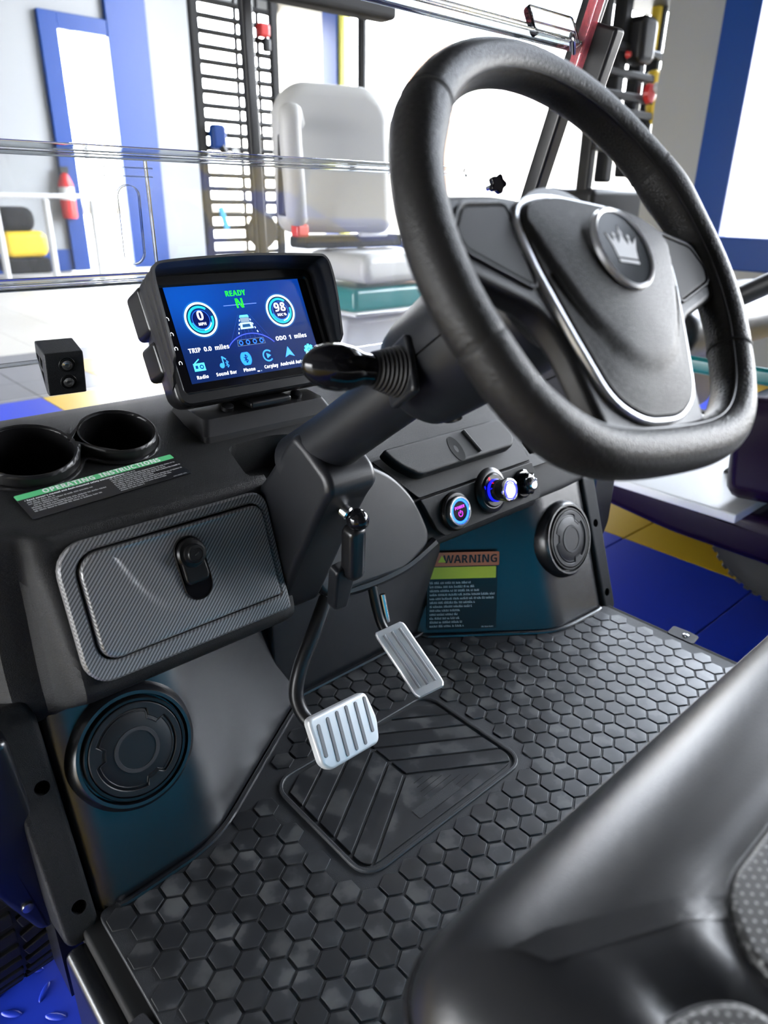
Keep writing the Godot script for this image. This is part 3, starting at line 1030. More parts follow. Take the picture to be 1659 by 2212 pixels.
func build_pillars(cart: Node3D) -> void:
	# door posts with their screw pockets, and the outer body skin
	for side in [0, 1]:
		var mx := (func(x: float) -> float: return x if side == 0 else 1.427 - x)
		var lean := V3(0, 0.944, -0.33).normalized()
		var post := plate(rounded([Vector2(-0.021, -0.013), Vector2(0.021, -0.013), Vector2(0.021, 0.30), Vector2(-0.028, 0.30)], 0.016, 5), 0.06, 0.008, 4)
		var cuts := []
		for y in [0.033, 0.192]:
			cuts.append(lathe([Vector2(0, 0.03), Vector2(0.0085, 0.03), Vector2(0.0092, 0.08), Vector2(0, 0.08)], 24, Transform3D(Basis(), V3(0.004 * (1 if side == 0 else -1), y, 0))))
		var at := frame(V3(mx.call(0.1285), 0.357, -0.668) - V3(0, 0.33, 0.944) * 0.06, Vector3.RIGHT, lean)
		put_carved(cart, "door_post", post, cuts, M.dash_plastic, at, 40)
		for y in [0.033, 0.192]:
			put(cart, "post_screw", lathe([Vector2(0, 0), Vector2(0.0052, 0.0), Vector2(0.0050, 0.003), Vector2(0.003, 0.0042), Vector2(0, 0.004)], 20), M.void_black, at * Transform3D(Basis(), V3(0.004 * (1 if side == 0 else -1), y, 0.028)))
		# body side behind the post and the rear lip of the fender flare over the front wheel
		var flank := []
		for q in [[0.20, -0.665], [0.36, -0.665], [0.50, -0.712], [0.66, -0.765]]:
			var r := PackedVector3Array()
			for p in [[0.108, -0.052], [0.150, -0.052], [0.150, -0.12], [0.108, -0.12]]:
				r.append(V3(mx.call(p[0] - 0.012 * clampf((q[0] - 0.36) / 0.3, 0, 1)), q[0], q[1] + p[1]))
			flank.append(r)
		put(cart, "body_flank", loft(flank), M.pod_plastic)
		var lip := []
		for p in [[0.02, 0.64], [0.108, 0.64], [0.120, 0.50], [0.127, 0.40], [0.124, 0.345], [0.110, 0.312], [0.094, 0.318], [0.075, 0.37], [0.045, 0.45], [0.02, 0.50]]:
			lip.append(Vector2(p[0] - 0.07, p[1]))
		put(cart, "fender_flare", plate(rounded(lip, 0.012, 4), 0.035, 0.010, 4, true), M.pod_plastic, frame(V3(mx.call(0.07), 0, -0.80), V3(1 if side == 0 else -1, 0, 0), V3(0, 1, 0.08)) if side == 0 else frame(V3(mx.call(0.07), 0, -0.76), V3(-1, 0, 0), Vector3.UP))
		var arch := []
		for i in 13:
			var a := deg_to_rad(8 + 164.0 * i / 12)
			arch.append(V3(mx.call(0.04), 0.30 + sin(a) * 0.33, -1.10 + cos(a) * 0.335))
		put(cart, "wheel_arch", tube(smooth(arch, 4), 0.030, 10, false, PackedFloat32Array(), 0.6, Vector3.RIGHT), M.pod_plastic)
		put(cart, "flare_screw", lathe([Vector2(0, 0), Vector2(0.007, 0.0), Vector2(0.0065, 0.003), Vector2(0.0, 0.004)], 20), M.steel, facing(V3(mx.call(0.088), 0.372, -0.735), V3(0, 0, 1)))
		# sill along the floor's edge
		var sill := plate(rounded([Vector2(-0.021, -0.10), Vector2(0.016, -0.10), Vector2(0.016, 0.004), Vector2(-0.012, 0.006)], 0.006), 1.05, 0.001)
		put(cart, "sill", sill, M.rocker_plastic, frame(V3(mx.call(0.128), 0.357, 0.375), V3(1 if side == 0 else -1, 0, 0), Vector3.UP) if side == 0 else frame(V3(mx.call(0.128), 0.357, -0.675), V3(-1, 0, 0), Vector3.UP))
		put(cart, "rocker", box(0.03, 0.16, 1.05, 0.008), M.pod_plastic, Transform3D(Basis(), V3(mx.call(0.118), 0.265, -0.145)))
		for z in [-0.50, -0.22]:
			put(cart, "sill_clip", plate(rounded([Vector2(-0.020, -0.030), Vector2(0.016, -0.026), Vector2(0.020, 0.0), Vector2(0.016, 0.030), Vector2(-0.020, 0.026)], 0.006), 0.0022, 0.001), M.rocker_plastic, frame(V3(mx.call(0.126), 0.3625, z), Vector3.RIGHT, Vector3.FORWARD))
			put(cart, "sill_screw", lathe([Vector2(0, 0), Vector2(0.0065, 0), Vector2(0.006, 0.003), Vector2(0.003, 0.0042), Vector2(0, 0.004)], 20), M.steel, frame(V3(mx.call(0.128), 0.3648, z + 0.006), Vector3.RIGHT, Vector3.FORWARD))


func build_column(cart: Node3D) -> void:
	var d := V3(0, 0.586, 0.81)        # along the column towards the driver
	var up := V3(0, 0.81, -0.586)
	var c := V3(0.4975, 1.1365, -0.3125) + up * 0.010
	var axis := func(t: float) -> Vector3: return c - d * t
	put(cart, "column_tube", tube(PackedVector3Array([axis.call(0.19), axis.call(0.30), axis.call(0.40), axis.call(0.47)]), 0.034, 28, false, PackedFloat32Array([0.033, 0.034, 0.036, 0.040]), 1.0, up), M.column_plastic)
	# faired foot: side profile in y and z, extruded across
	var foot := []
	for q in [[-0.665, 0.925], [-0.628, 0.905], [-0.600, 0.886], [-0.594, 0.866], [-0.610, 0.846], [-0.66, 0.76], [-0.705, 0.675], [-0.722, 0.645], [-0.80, 0.640], [-0.80, 0.78], [-0.73, 0.85]]:
		foot.append(Vector2(q[0], q[1]))
	var f := plate(rounded(foot, 0.012, 4), 0.076, 0.010, 4, true)
	put(cart, "column_foot", f, M.column_plastic, frame(V3(0.5345, 0, 0), V3(0, 0, 1), V3(0, 1, 0)), 40)
	# the shroud behind the wheel, in two halves
	for half in [1, -1]:
		var secs := []
		for q in [[0.225, 0.043], [0.215, 0.050], [0.20, 0.053], [0.12, 0.058], [0.07, 0.059], [0.055, 0.057]]:
			var r := PackedVector3Array()
			for i in 21:
				var a := PI * i / 20.0
				r.append(axis.call(q[0]) + Vector3.RIGHT * cos(a) * q[1] * 0.98 + up * (0.0008 + sin(a) * q[1] * 1.04) * half)
			for i in 21:
				var a := PI * (20 - i) / 20.0
				r.append(axis.call(q[0]) + Vector3.RIGHT * cos(a) * q[1] * 0.9 + up * (0.0008 + sin(a) * q[1] * 0.92) * half)
			secs.append(r)
		put(cart, "column_shroud", loft(secs), M.column_plastic, Transform3D(), 40)
	put(cart, "shroud_core", tube(PackedVector3Array([axis.call(0.21), axis.call(0.06)]), 0.045, 24), M.void_black)
	put(cart, "shroud_screw", lathe([Vector2(0, 0), Vector2(0.010, 0), Vector2(0.010, 0.003), Vector2(0.007, 0.0032), Vector2(0.0065, 0.001), Vector2(0, 0.001)], 24), M.satin_black, facing(axis.call(0.20) - up * 0.052, -up + V3(-0.3, 0, 0)))
	put(cart, "shroud_screw", lathe([Vector2(0, 0), Vector2(0.007, 0), Vector2(0.006, 0.002), Vector2(0, 0.002)], 24), M.steel, facing(axis.call(0.10) - up * 0.060, -up))
	# stalk: bellows boot and an egg-shaped handle
	var st := holder(cart, "turn_stalk")
	var b := V3(0.441, 1.034, -0.462)
	var dir := V3(-0.075, 0.012, -0.022).normalized()
	put(st, "boot_plate", box(0.046, 0.056, 0.008, 0.003, 0.006), M.column_plastic, facing(b + dir * 0.001, dir, up))
	var prof := []
	for i in 29:
		var t := i / 28.0
		prof.append(Vector2(lerpf(0.0225, 0.0145, t) + 0.0018 * (1 if i % 4 < 2 else -1), 0.004 + 0.026 * t))
	prof.append(Vector2(0, 0.031))
	put(st, "boot", lathe(prof, 32), M.satin_black, facing(b, dir), 60)
	put(st, "stem", lathe([Vector2(0, 0.02), Vector2(0.0125, 0.02), Vector2(0.0135, 0.030), Vector2(0.0145, 0.042), Vector2(0.0150, 0.0425), Vector2(0.0, 0.0427)], 32), M.gloss_black, facing(b, dir))
	put(st, "handle", lathe([Vector2(0, 0.043), Vector2(0.0158, 0.043), Vector2(0.0196, 0.053), Vector2(0.0208, 0.064), Vector2(0.0196, 0.075), Vector2(0.0160, 0.085), Vector2(0.0098, 0.0925), Vector2(0.0045, 0.0955), Vector2(0, 0.096)], 36), M.gloss_black, facing(b, dir), 60)
	# tilt lever: rod with a ball, over its upright grip
	var lv := holder(cart, "tilt_lever")
	put(lv, "rod", tube(PackedVector3Array([V3(0.478, 0.852, -0.655), V3(0.503, 0.826, -0.606)]), 0.0042, 12), M.chrome)
	put(lv, "collar", lathe([Vector2(0, -0.004), Vector2(0.0085, -0.004), Vector2(0.0088, 0.005), Vector2(0.007, 0.007), Vector2(0, 0.007)], 24), M.steel, facing(V3(0.4965, 0.830, -0.614), V3(0.3, -0.4, 0.85)))
	put(lv, "ball", lathe([Vector2(0, -0.0142), Vector2(0.0055, -0.0131), Vector2(0.0100, -0.0100), Vector2(0.0131, -0.0054), Vector2(0.0142, 0.0), Vector2(0.0131, 0.0054), Vector2(0.0100, 0.0100), Vector2(0.0055, 0.0131), Vector2(0, 0.0142)], 28), M.gloss_black, Transform3D(Basis(), V3(0.5060, 0.8205, -0.601)), 60)
	put(lv, "grip", box(0.026, 0.078, 0.026, 0.008, 0.008), M.smooth_black, frame(V3(0.508, 0.772, -0.612), V3(1, 0.05, 0), V3(0, 1, 0.10)))
	put(lv, "bracket", plate(rounded([Vector2(-0.02, 0.04), Vector2(0.016, 0.04), Vector2(0.008, -0.035), Vector2(-0.016, -0.03)], 0.008), 0.016, 0.004), M.column_plastic, frame(V3(0.506, 0.715, -0.640), V3(1, 0.05, 0), V3(0, 1, 0.25)))
	put(lv, "slot", box(0.014, 0.040, 0.004, 0.001), M.void_black, frame(V3(0.482, 0.826, -0.627), Vector3.RIGHT, V3(0, 0.85, 0.52)))

func build_wheel() -> void:
	var n := V3(0, sin(deg_to_rad(35.8)), cos(deg_to_rad(35.8)))
	var at := facing(V3(0.499, 1.1365, -0.3135), n) * Transform3D(Basis(Vector3.BACK, deg_to_rad(-8)).scaled(Vector3.ONE * 1.02), Vector3.ZERO)
	var w := thing("steering_wheel", "black leather steering wheel with a flat bottom and a crown emblem on its hub", "steering wheel", at)
	# rim: a D outline, thicker at the upper grips, pinched at the seams
	var seams := [deg_to_rad(38), deg_to_rad(142), deg_to_rad(205), deg_to_rad(-25)]
	var path := PackedVector3Array()
	var radii := PackedFloat32Array()
	var count := 420
	for i in count:
		var a := TAU * i / count
		var p := Vector2.from_angle(a) * 0.165
		var floor_ := -0.151
		var k := 0.022
		var h := clampf(0.5 + 0.5 * (p.y - floor_) / k, 0, 1)
		p.y = lerpf(floor_, p.y, h) + k * h * (1.0 - h)
		p.x *= 1.0 + 0.05 * smoothstep(-0.07, -0.13, p.y)
		var r := 0.0165
		for g in [deg_to_rad(30), deg_to_rad(150)]:
			var off := absf(angle_difference(a, g))
			r += 0.0022 * exp(-pow(off / 0.16, 2)) 
		r += 0.0012 * smoothstep(-0.10, -0.13, p.y)
		for g in seams:
			var off := absf(angle_difference(a, g))
			r -= 0.0010 * exp(-pow(off / 0.006, 2))
		path.append(V3(p.x, p.y, 0))
		radii.append(r)
	put(w, "rim", tube(path, 0.016, 26, true, radii, 1.08, Vector3.BACK), M.wheel_leather, Transform3D(), 60)
	for g in seams:
		var i := int(fposmod(g, TAU) / TAU * count)
		put(w, "rim_seam", tube(PackedVector3Array([path[i], path[(i + 1) % count]]), radii[i] + 0.0007, 26, false, PackedFloat32Array(), 1.08, Vector3.BACK), M.seam)
	# inner seam that runs round the rim's driver-side face
	var stitch := PackedVector3Array()
	for i in range(0, count, 3):
		var p := path[i]
		stitch.append(V3(p.x, p.y, 0) - V3(p.x, p.y, 0).normalized() * radii[i] * 0.78 + V3(0, 0, radii[i] * 0.66))
	put(w, "rim_welt", tube(stitch, 0.0009, 6, true, PackedFloat32Array(), 1.0, Vector3.BACK), M.smooth_black)
	# spokes and the hub body behind the pad
	var body := plate(rounded([Vector2(-0.158, 0.030), Vector2(-0.095, 0.040), Vector2(0.095, 0.040), Vector2(0.158, 0.030), Vector2(0.158, -0.020), Vector2(0.088, -0.046), Vector2(0.074, -0.075), Vector2(0.062, -0.146), Vector2(-0.062, -0.146), Vector2(-0.074, -0.075), Vector2(-0.088, -0.046), Vector2(-0.158, -0.020)], 0.014, 5), 0.020, 0.006, 4, true)
	put(w, "spokes", body, M.satin_black, Transform3D(Basis(), V3(0, 0, -0.016)))
	put(w, "hub_back", lathe([Vector2(0, -0.049), Vector2(0.045, -0.049), Vector2(0.056, -0.04), Vector2(0.07, -0.012), Vector2(0, -0.012)], 36), M.smooth_black)
	# silver line round the pad
	var outline := rounded([Vector2(-0.088, 0.026), Vector2(-0.05, 0.040), Vector2(0.05, 0.040), Vector2(0.088, 0.026), Vector2(0.084, -0.012), Vector2(0.068, -0.062), Vector2(0.050, -0.112), Vector2(0.022, -0.128), Vector2(-0.022, -0.128), Vector2(-0.050, -0.112), Vector2(-0.068, -0.062), Vector2(-0.084, -0.012)], 0.018, 5)
	put(w, "trim_line", ring_plate(inset(ccw(outline), -0.0045), inset(ccw(outline), 0.001), 0.006, 0.0018), M.silver_trim, Transform3D(Basis(), V3(0, 0, 0.003)))
	# the pad: domed, with a raised upper part that ends in a curved fold
	var s := Soup.new()
	var ol := ccw(outline)
	var rings := []
	var grid := [[1.0, 0.003], [1.0, 0.008], [0.985, 0.0105]]
	for q in grid:
		var r := PackedVector3Array()
		for p in ol:
			r.append(V3(p.x * q[0], (p.y + 0.035) * q[0] - 0.035, q[1]))
		rings.append(r)
	for j in 22:
		var f := 0.97 * (1.0 - j / 21.0)
		var r := PackedVector3Array()
		for p in ol:
			var c := Vector2(p.x * f, (p.y + 0.035) * f - 0.035)
			r.append(V3(c.x, c.y, hub_height(c, f)))
		rings.append(r)
	for i in rings.size() - 1:
		for k in ol.size():
			var l := (k + 1) % ol.size()
			s.quad(rings[i][k], rings[i][l], rings[i + 1][l], rings[i + 1][k])
	put(w, "hub_pad", s, M.hub_leather, Transform3D(), 50)
	var fold := PackedVector3Array()
	for i in 25:
		var t := i / 24.0
		var x := lerpf(-0.074, 0.074, t)
		var y := -0.098 + 0.075 * pow(absf(x) / 0.074, 2.2)
		fold.append(V3(x, y, hub_height(Vector2(x, y), 0.85) + 0.0002))
	put(w, "pad_fold", tube(fold, 0.0009, 6), M.seam)
	# emblem
	var e := Transform3D(Basis(), V3(0, -0.004, 0.0212))
	put(w, "emblem_ring", lathe([Vector2(0.0285, 0), Vector2(0.0325, 0), Vector2(0.0322, 0.003), Vector2(0.0305, 0.0042), Vector2(0.0288, 0.003)], 56), M.silver_trim, e)
	var face := put(w, "emblem_face", lathe([Vector2(0.029, 0), Vector2(0.029, 0.0022), Vector2(0.0, 0.0028)], 56), M.emblem_face, e)
	var crown := plate(PackedVector2Array([Vector2(-0.0120, -0.0080), Vector2(0.0120, -0.0080), Vector2(0.0135, -0.0005), Vector2(0.0185, 0.0105), Vector2(0.0115, 0.0040), Vector2(0.0088, 0.0090), Vector2(0.0055, 0.0030), Vector2(0.0022, 0.0080), Vector2(0.0, 0.0185), Vector2(-0.0022, 0.0080), Vector2(-0.0055, 0.0030), Vector2(-0.0088, 0.0090), Vector2(-0.0115, 0.0040), Vector2(-0.0185, 0.0105), Vector2(-0.0135, -0.0005)]), 0.0006)
	crown.add(plate(rrect(0.024, 0.0024, 0.0006, 2), 0.0006), Transform3D(Basis(), V3(0, -0.0108, 0)))
	for q in [[-0.0088, 0.0098], [0.0088, 0.0098], [0.0, 0.012]]:
		crown.add(plate(ngon(0.0017 if q[0] != 0.0 else 0.0026, 14), 0.0006), Transform3D(Basis(), V3(q[0], q[1], 0)))
	put(face, "crown", crown, M.emblem_silver, Transform3D(Basis(), V3(0.0, -0.0005, 0.0024)))
	# smooth inserts on the spokes
	for sgn in [-1, 1]:
		var pts := [Vector2(0.092 * sgn, 0.029), Vector2(0.134 * sgn, 0.022), Vector2(0.146 * sgn, 0.004), Vector2(0.143 * sgn, -0.008), Vector2(0.088 * sgn, -0.030)]
		put(w, "spoke_insert", plate(ccw(rounded(pts, 0.005, 4)), 0.004, 0.0012), M.insert_black, Transform3D(Basis(), V3(0, 0, 0.002)))
		put(w, "insert_frame", ring_plate(inset(ccw(rounded(pts, 0.006, 4)), -0.004), inset(ccw(rounded(pts, 0.006, 4)), -0.0008), 0.0035, 0.001), M.satin_black, Transform3D(Basis(), V3(0, 0, 0.003)))


func hub_height(c: Vector2, f: float) -> float:
	var dome := 0.0105 + 0.0075 * (1.0 - pow(f / 0.97, 2.0))
	var fold := -0.098 + 0.075 * pow(minf(absf(c.x) / 0.074, 1.3), 2.2)
	return dome + 0.003 * smoothstep(fold - 0.002, fold + 0.014, c.y)


func build_monitor() -> void:
	var n := V3(0, 0.437, 0.899)
	var at := facing(V3(0.5585, 1.000, -0.918), n)
	var m := thing("display_monitor", "black dashboard display with a deep hood showing blue speed and charge dials", "display", at)
	# casing: a tray-like body with a ledge on its left flank
	var casing := []
	for q in [[0.248, 0.158, -0.045, 0.02], [0.262, 0.172, -0.040, 0.02], [0.274, 0.182, -0.012, 0.018], [0.276, 0.184, 0.002, 0.018], [0.272, 0.180, 0.006, 0.017]]:
		var r := PackedVector3Array()
		for p in rrect(q[0], q[1], q[3], 6):
			r.append(V3(p.x, p.y - 0.006, q[2]))
		casing.append(r)
	put(m, "casing", loft(casing), M.smooth_black)
	put(m, "bezel", ring_plate(rrect(0.272, 0.180, 0.017, 6), rrect(0.250, 0.146, 0.006, 6), 0.006, 0.0025), M.smooth_black, Transform3D(Basis(), V3(0, -0.006, 0.004)))
	for b in [[-0.123, -0.022, 0.050], [-0.122, 0.045, 0.066]]:
		put(m, "flank_ledge", box(0.034, b[2], 0.05, 0.006), M.smooth_black, Transform3D(Basis(), V3(b[0], b[1], -0.034)))
	put(m, "glass", box(0.256, 0.152, 0.003), M.glass_black, Transform3D(Basis(), V3(0.0, -0.002, 0.005)))
	# hood: ribbed brim with cheeks that taper downwards
	var prof := []
	for k in 9:
		var t := k / 8.0
		var rowp := []
		var depth := -0.004 + 0.060 * t
		var flare := 0.009 * t + 0.0022 * sin(t * PI * 5.0)
		var lower := lerpf(-0.075, -0.035, t)
		var pts := [V3(-0.134 - flare * 0.4, lower, depth * 0.72), V3(-0.134 - flare * 0.7, 0.02, depth * 0.92), V3(-0.134 - flare * 0.7, 0.062, depth), V3(-0.130 - flare * 0.6, 0.076 + flare * 0.2, depth), V3(-0.118, 0.080 + flare * 0.3, depth), V3(-0.06, 0.082 + flare * 0.4, depth), V3(0.0, 0.083 + flare * 0.45, depth), V3(0.06, 0.082 + flare * 0.4, depth), V3(0.118, 0.080 + flare * 0.3, depth), V3(0.130 + flare * 0.6, 0.076 + flare * 0.4, depth), V3(0.134 + flare * 0.7, 0.062, depth), V3(0.134 + flare * 0.7, 0.02, depth * 0.92), V3(0.134 + flare * 0.4, lower, depth * 0.72)]
		prof.append(smooth(pts, 5))
	put(m, "hood", shell(prof, 0.0035), M.satin_black, Transform3D(), 45)
	# picture
	var sc := MeshInstance3D.new()
	var q := QuadMesh.new()
	q.size = Vector2(0.222, 0.1345)
	var sm := StandardMaterial3D.new()
	sm.resource_name = "screen_picture"
	sm.albedo_color = Color(0.01, 0.01, 0.01)
	sm.roughness = 0.12
	sm.emission_enabled = true
	sm.emission_texture = screen_picture()
	sm.emission = Color.BLACK
	sm.emission_energy_multiplier = 6.5
	var pic := put_mesh(m, "screen", q, sm, Transform3D(Basis(), V3(0, 0, 0.0069)))
	var white: Material = M.text_white
	var z := 0.0004
	text(pic, "lettering", "READY", 0.0082, M.text_green, Transform3D(Basis(), V3(-0.004, 0.0520, z)))
	text(pic, "lettering", "N", 0.0145, M.text_green, Transform3D(Basis(), V3(-0.002, 0.0370, z)))
	text(pic, "lettering", "0", 0.0140, white, Transform3D(Basis(), V3(-0.0690, 0.0245, z)))
	text(pic, "lettering", "MPH", 0.0042, white, Transform3D(Basis(), V3(-0.0690, 0.0128, z)))
	text(pic, "lettering", "98", 0.0140, white, Transform3D(Basis(), V3(0.0640, 0.0260, z)))
	text(pic, "lettering", "SOC %", 0.0040, white, Transform3D(Basis(), V3(0.0645, 0.0145, z)))
	text(pic, "lettering", "TRIP  0.0  miles", 0.0066, white, Transform3D(Basis(), V3(-0.0705, -0.0225, z)))
	text(pic, "lettering", "ODO  1  miles", 0.0066, white, Transform3D(Basis(), V3(0.0690, -0.0205, z)))
	var names := ["Radio", "Sound Bar", "Phone", "Carplay", "Android Auto", "Settings"]
	for i in 6:
		text(pic, "lettering", names[i], 0.0050, white, Transform3D(Basis(), V3(-0.0925 + 0.0375 * i, -0.0600 + 0.0002 * i, z)))
	# touch keys on the glass's left margin
	var keys := holder(m, "touch_keys", Transform3D(Basis(), V3(-0.118, 0, 0.0067)))
	for i in 4:
		var y: float = [0.024, 0.003, -0.017, -0.037][i]
		var s := tube(PackedVector3Array([V3(-0.002, y - 0.002, 0), V3(-0.002, y + 0.0015, 0), V3(0.0, y + 0.0028, 0), V3(0.002, y + 0.001, 0), V3(0.002, y - 0.002, 0)]), 0.0004, 5)
		put(keys, "key_mark", s, M.text_white)
	# stand: hinge block and foot
	var foot_y := -0.155
	var world := at.affine_inverse()
	var base := loft([stand_ring(0.226, 0.110, 0.868, 0.0), stand_ring(0.226, 0.110, 0.880, 0.0), stand_ring(0.206, 0.086, 0.898, -0.004)])
	var stand := put(m, "stand_foot", base, M.satin_black, world)
	put(stand, "tongue", box(0.07, 0.010, 0.06, 0.003), M.smooth_black, Transform3D(Basis(), V3(0.56, 0.904, -0.890)))
	put(stand, "hinge_arm", box(0.09, 0.05, 0.02, 0.005), M.smooth_black, frame(V3(0.56, 0.918, -0.935), Vector3.RIGHT, V3(0, 0.9, -0.43)))
	for s in [-1, 1]:
		put(stand, "clamp_screw", lathe([Vector2(0, 0), Vector2(0.009, 0), Vector2(0.009, 0.006), Vector2(0.006, 0.008), Vector2(0, 0.008)], 24), M.rod_black, facing(V3(0.56 + 0.06 * s, 0.898, -0.885), V3(0, 0.95, 0.3)))


func stand_ring(w: float, d: float, y: float, dz: float) -> PackedVector3Array:
	var r := PackedVector3Array()
	for p in rrect(w, d, 0.008, 4):
		r.append(V3(0.556 + p.x, y - p.y * 0.30 * -1.0 * -1.0 + 0.0, -0.905 + dz - p.y))
	for i in r.size():
		r[i].y = y + 0.20 * (-0.905 - r[i].z) * 0.5
	return r


# ---- the print on the display
func dot(im: Image, c: Vector2, r0: float, r1: float, col: Color, a0 := -PI, a1 := PI, sq := 1.0) -> void:
	var lo := Vector2i((c - Vector2(r1, r1) - Vector2(2, 2)).floor())
	var hi := Vector2i((c + Vector2(r1, r1) + Vector2(2, 2)).ceil())
	for y in range(maxi(lo.y, 0), mini(hi.y, im.get_height())):
		for x in range(maxi(lo.x, 0), mini(hi.x, im.get_width())):
			var d := Vector2(x + 0.5, y + 0.5) - c
			d.y *= sq
			var r := d.length()
			var cover := clampf(r1 - r + 0.5, 0, 1) * clampf(r - r0 + 0.5, 0, 1)
			if cover <= 0.0:
				continue
			if a1 - a0 < TAU - 0.01:
				var an := d.angle()
				if an < a0:
					an += TAU
				if an > a1:
					continue
			im.set_pixel(x, y, im.get_pixel(x, y).lerp(col, cover * col.a))


func fill_poly(im: Image, poly: Array, col: Color) -> void:
	var lo: Vector2 = poly[0]
	var hi: Vector2 = poly[0]
	for p in poly:
		lo = lo.min(p)
		hi = hi.max(p)
	var pk := PackedVector2Array(poly)
	for y in range(maxi(int(lo.y), 0), mini(int(hi.y) + 1, im.get_height())):
		for x in range(maxi(int(lo.x), 0), mini(int(hi.x) + 1, im.get_width())):
			if Geometry2D.is_point_in_polygon(Vector2(x + 0.5, y + 0.5), pk):
				im.set_pixel(x, y, im.get_pixel(x, y).lerp(col, col.a))


func stroke(im: Image, a: Vector2, b: Vector2, w: float, col: Color) -> void:
	var t := (b - a).normalized().orthogonal() * w / 2
	fill_poly(im, [a + t, b + t, b - t, a - t], col)


func screen_picture() -> ImageTexture:
	var w := 888
	var h := 538
	var im := Image.create(w, h, false, Image.FORMAT_RGB8)
	for y in h:
		for x in range(0, w):
			var u := float(x) / w
			var v := float(y) / h
			var c := Color(0.02, 0.16, 0.42).lerp(Color(0.025, 0.10, 0.27), smoothstep(0.1, 0.75, v))
			c = c.lerp(Color(0.02, 0.24, 0.55), 0.8 * exp(-pow((u - 0.1) / 0.35, 2) - pow((v - 0.12) / 0.35, 2)))
			c = c.lerp(Color(0.06, 0.12, 0.36), 0.7 * exp(-pow((u - 0.48) / 0.16, 2) - pow((v - 0.62) / 0.12, 2)))
			im.set_pixel(x, y, c)
	# charge and speed dials
	for c in [Vector2(168, 192), Vector2(700, 186)]:
		dot(im, c, 0, 106, Color(0.25, 0.65, 0.85, 0.22))
		dot(im, c, 86, 98, Color(0.86, 0.94, 0.92))
		dot(im, c, 78, 86, Color(0.02, 0.10, 0.22))
		dot(im, c, 64, 78, Color(0.10, 0.62, 0.66))
		dot(im, c, 64, 78, Color(0.02, 0.13, 0.36), -0.9, -0.2)
		dot(im, c, 0, 64, Color(0.02, 0.12, 0.34))
		dot(im, c, 56, 61, Color(0.20, 0.75, 0.85, 0.9), 0.3, 2.9)
		dot(im, c, 58, 63, Color(0.85, 0.93, 0.95), 0.4, 1.5)
		dot(im, c, 0, 54, Color(0.02, 0.06, 0.26))
		dot(im, c, 51, 54, Color(0.16, 0.40, 0.85))
	# the road with the cart in the middle
	for i in 9:
		stroke(im, Vector2(405 + i * 9, 185), Vector2(316 + i * 32, 330), 1.6, Color(0.25, 0.45, 0.8, 0.35))
	for sgn in [-1, 1]:
		for k in 4:
			stroke(im, Vector2(440 + sgn * (34 + k * 9), 215 + k * 24), Vector2(440 + sgn * (38 + k * 9), 226 + k * 24), 6, Color(0.75, 0.85, 0.95))
	fill_poly(im, [Vector2(414, 190), Vector2(466, 190), Vector2(472, 204), Vector2(408, 204)], Color(0.35, 0.85, 0.9))
	fill_poly(im, [Vector2(410, 206), Vector2(470, 206), Vector2(468, 232), Vector2(412, 232)], Color(0.42, 0.50, 0.58))
	fill_poly(im, [Vector2(402, 234), Vector2(478, 234), Vector2(484, 272), Vector2(396, 272)], Color(0.62, 0.78, 0.84))
	fill_poly(im, [Vector2(416, 244), Vector2(464, 244), Vector2(468, 262), Vector2(412, 262)], Color(0.10, 0.25, 0.42))
	stroke(im, Vector2(330, 128), Vector2(550, 128), 4, Color(0.45, 0.55, 0.95, 0.8))
	for i in 24:
		var a := lerpf(-0.95, 0.95, i / 24.0)
		var b := lerpf(-0.95, 0.95, (i + 1) / 24.0)
		stroke(im, Vector2(440 + sin(a) * 190, 460 - cos(a) * 160), Vector2(440 + sin(b) * 190, 460 - cos(b) * 160), 5, Color(0.28, 0.36, 0.95, 0.85))
	fill_poly(im, [Vector2(352, 330), Vector2(528, 330), Vector2(534, 368), Vector2(346, 368)], Color(0.26, 0.34, 0.44))
	fill_poly(im, [Vector2(356, 334), Vector2(524, 334), Vector2(529, 364), Vector2(351, 364)], Color(0.03, 0.05, 0.12))
	for i in 4:
		dot(im, Vector2(372 + i * 46, 349), 8, 14, Color(0.15, 0.42, 0.95))
	# row of icons
	var y := 446.0
	var bright := Color(0.30, 0.86, 0.92)
	var blue := Color(0.20, 0.55, 0.80)
	var x0 := 74.0
	var dx := 150.0
	fill_poly(im, [Vector2(x0 - 34, y - 16), Vector2(x0 + 34, y - 16), Vector2(x0 + 34, y + 28), Vector2(x0 - 34, y + 28)], bright)
	stroke(im, Vector2(x0 - 24, y - 16), Vector2(x0 + 8, y - 38), 6, bright)
	dot(im, Vector2(x0 + 14, y + 6), 6, 13, Color(0.05, 0.20, 0.45))
	fill_poly(im, [Vector2(x0 - 24, y - 4), Vector2(x0 - 8, y - 4), Vector2(x0 - 8, y + 14), Vector2(x0 - 24, y + 14)], Color(0.05, 0.20, 0.45))
	dot(im, Vector2(x0 + dx - 12, y + 16), 0, 15, blue)
	stroke(im, Vector2(x0 + dx, y + 16), Vector2(x0 + dx, y - 36), 7, blue)
	stroke(im, Vector2(x0 + dx, y - 34), Vector2(x0 + dx + 22, y - 16), 9, blue)
	for pair in [[Vector2(12, -8), Vector2(32, 12)], [Vector2(32, 12), Vector2(22, 22)], [Vector2(22, 22), Vector2(22, -18)], [Vector2(22, -18), Vector2(32, -8)], [Vector2(32, -8), Vector2(12, 12)]]:
		stroke(im, Vector2(x0 + dx, y + 8) + pair[0], Vector2(x0 + dx, y + 8) + pair[1], 4, blue)
	dot(im, Vector2(x0 + 2 * dx, y - 4), 0, 36, Color(0.16, 0.52, 0.88), -PI, PI, 0.82)
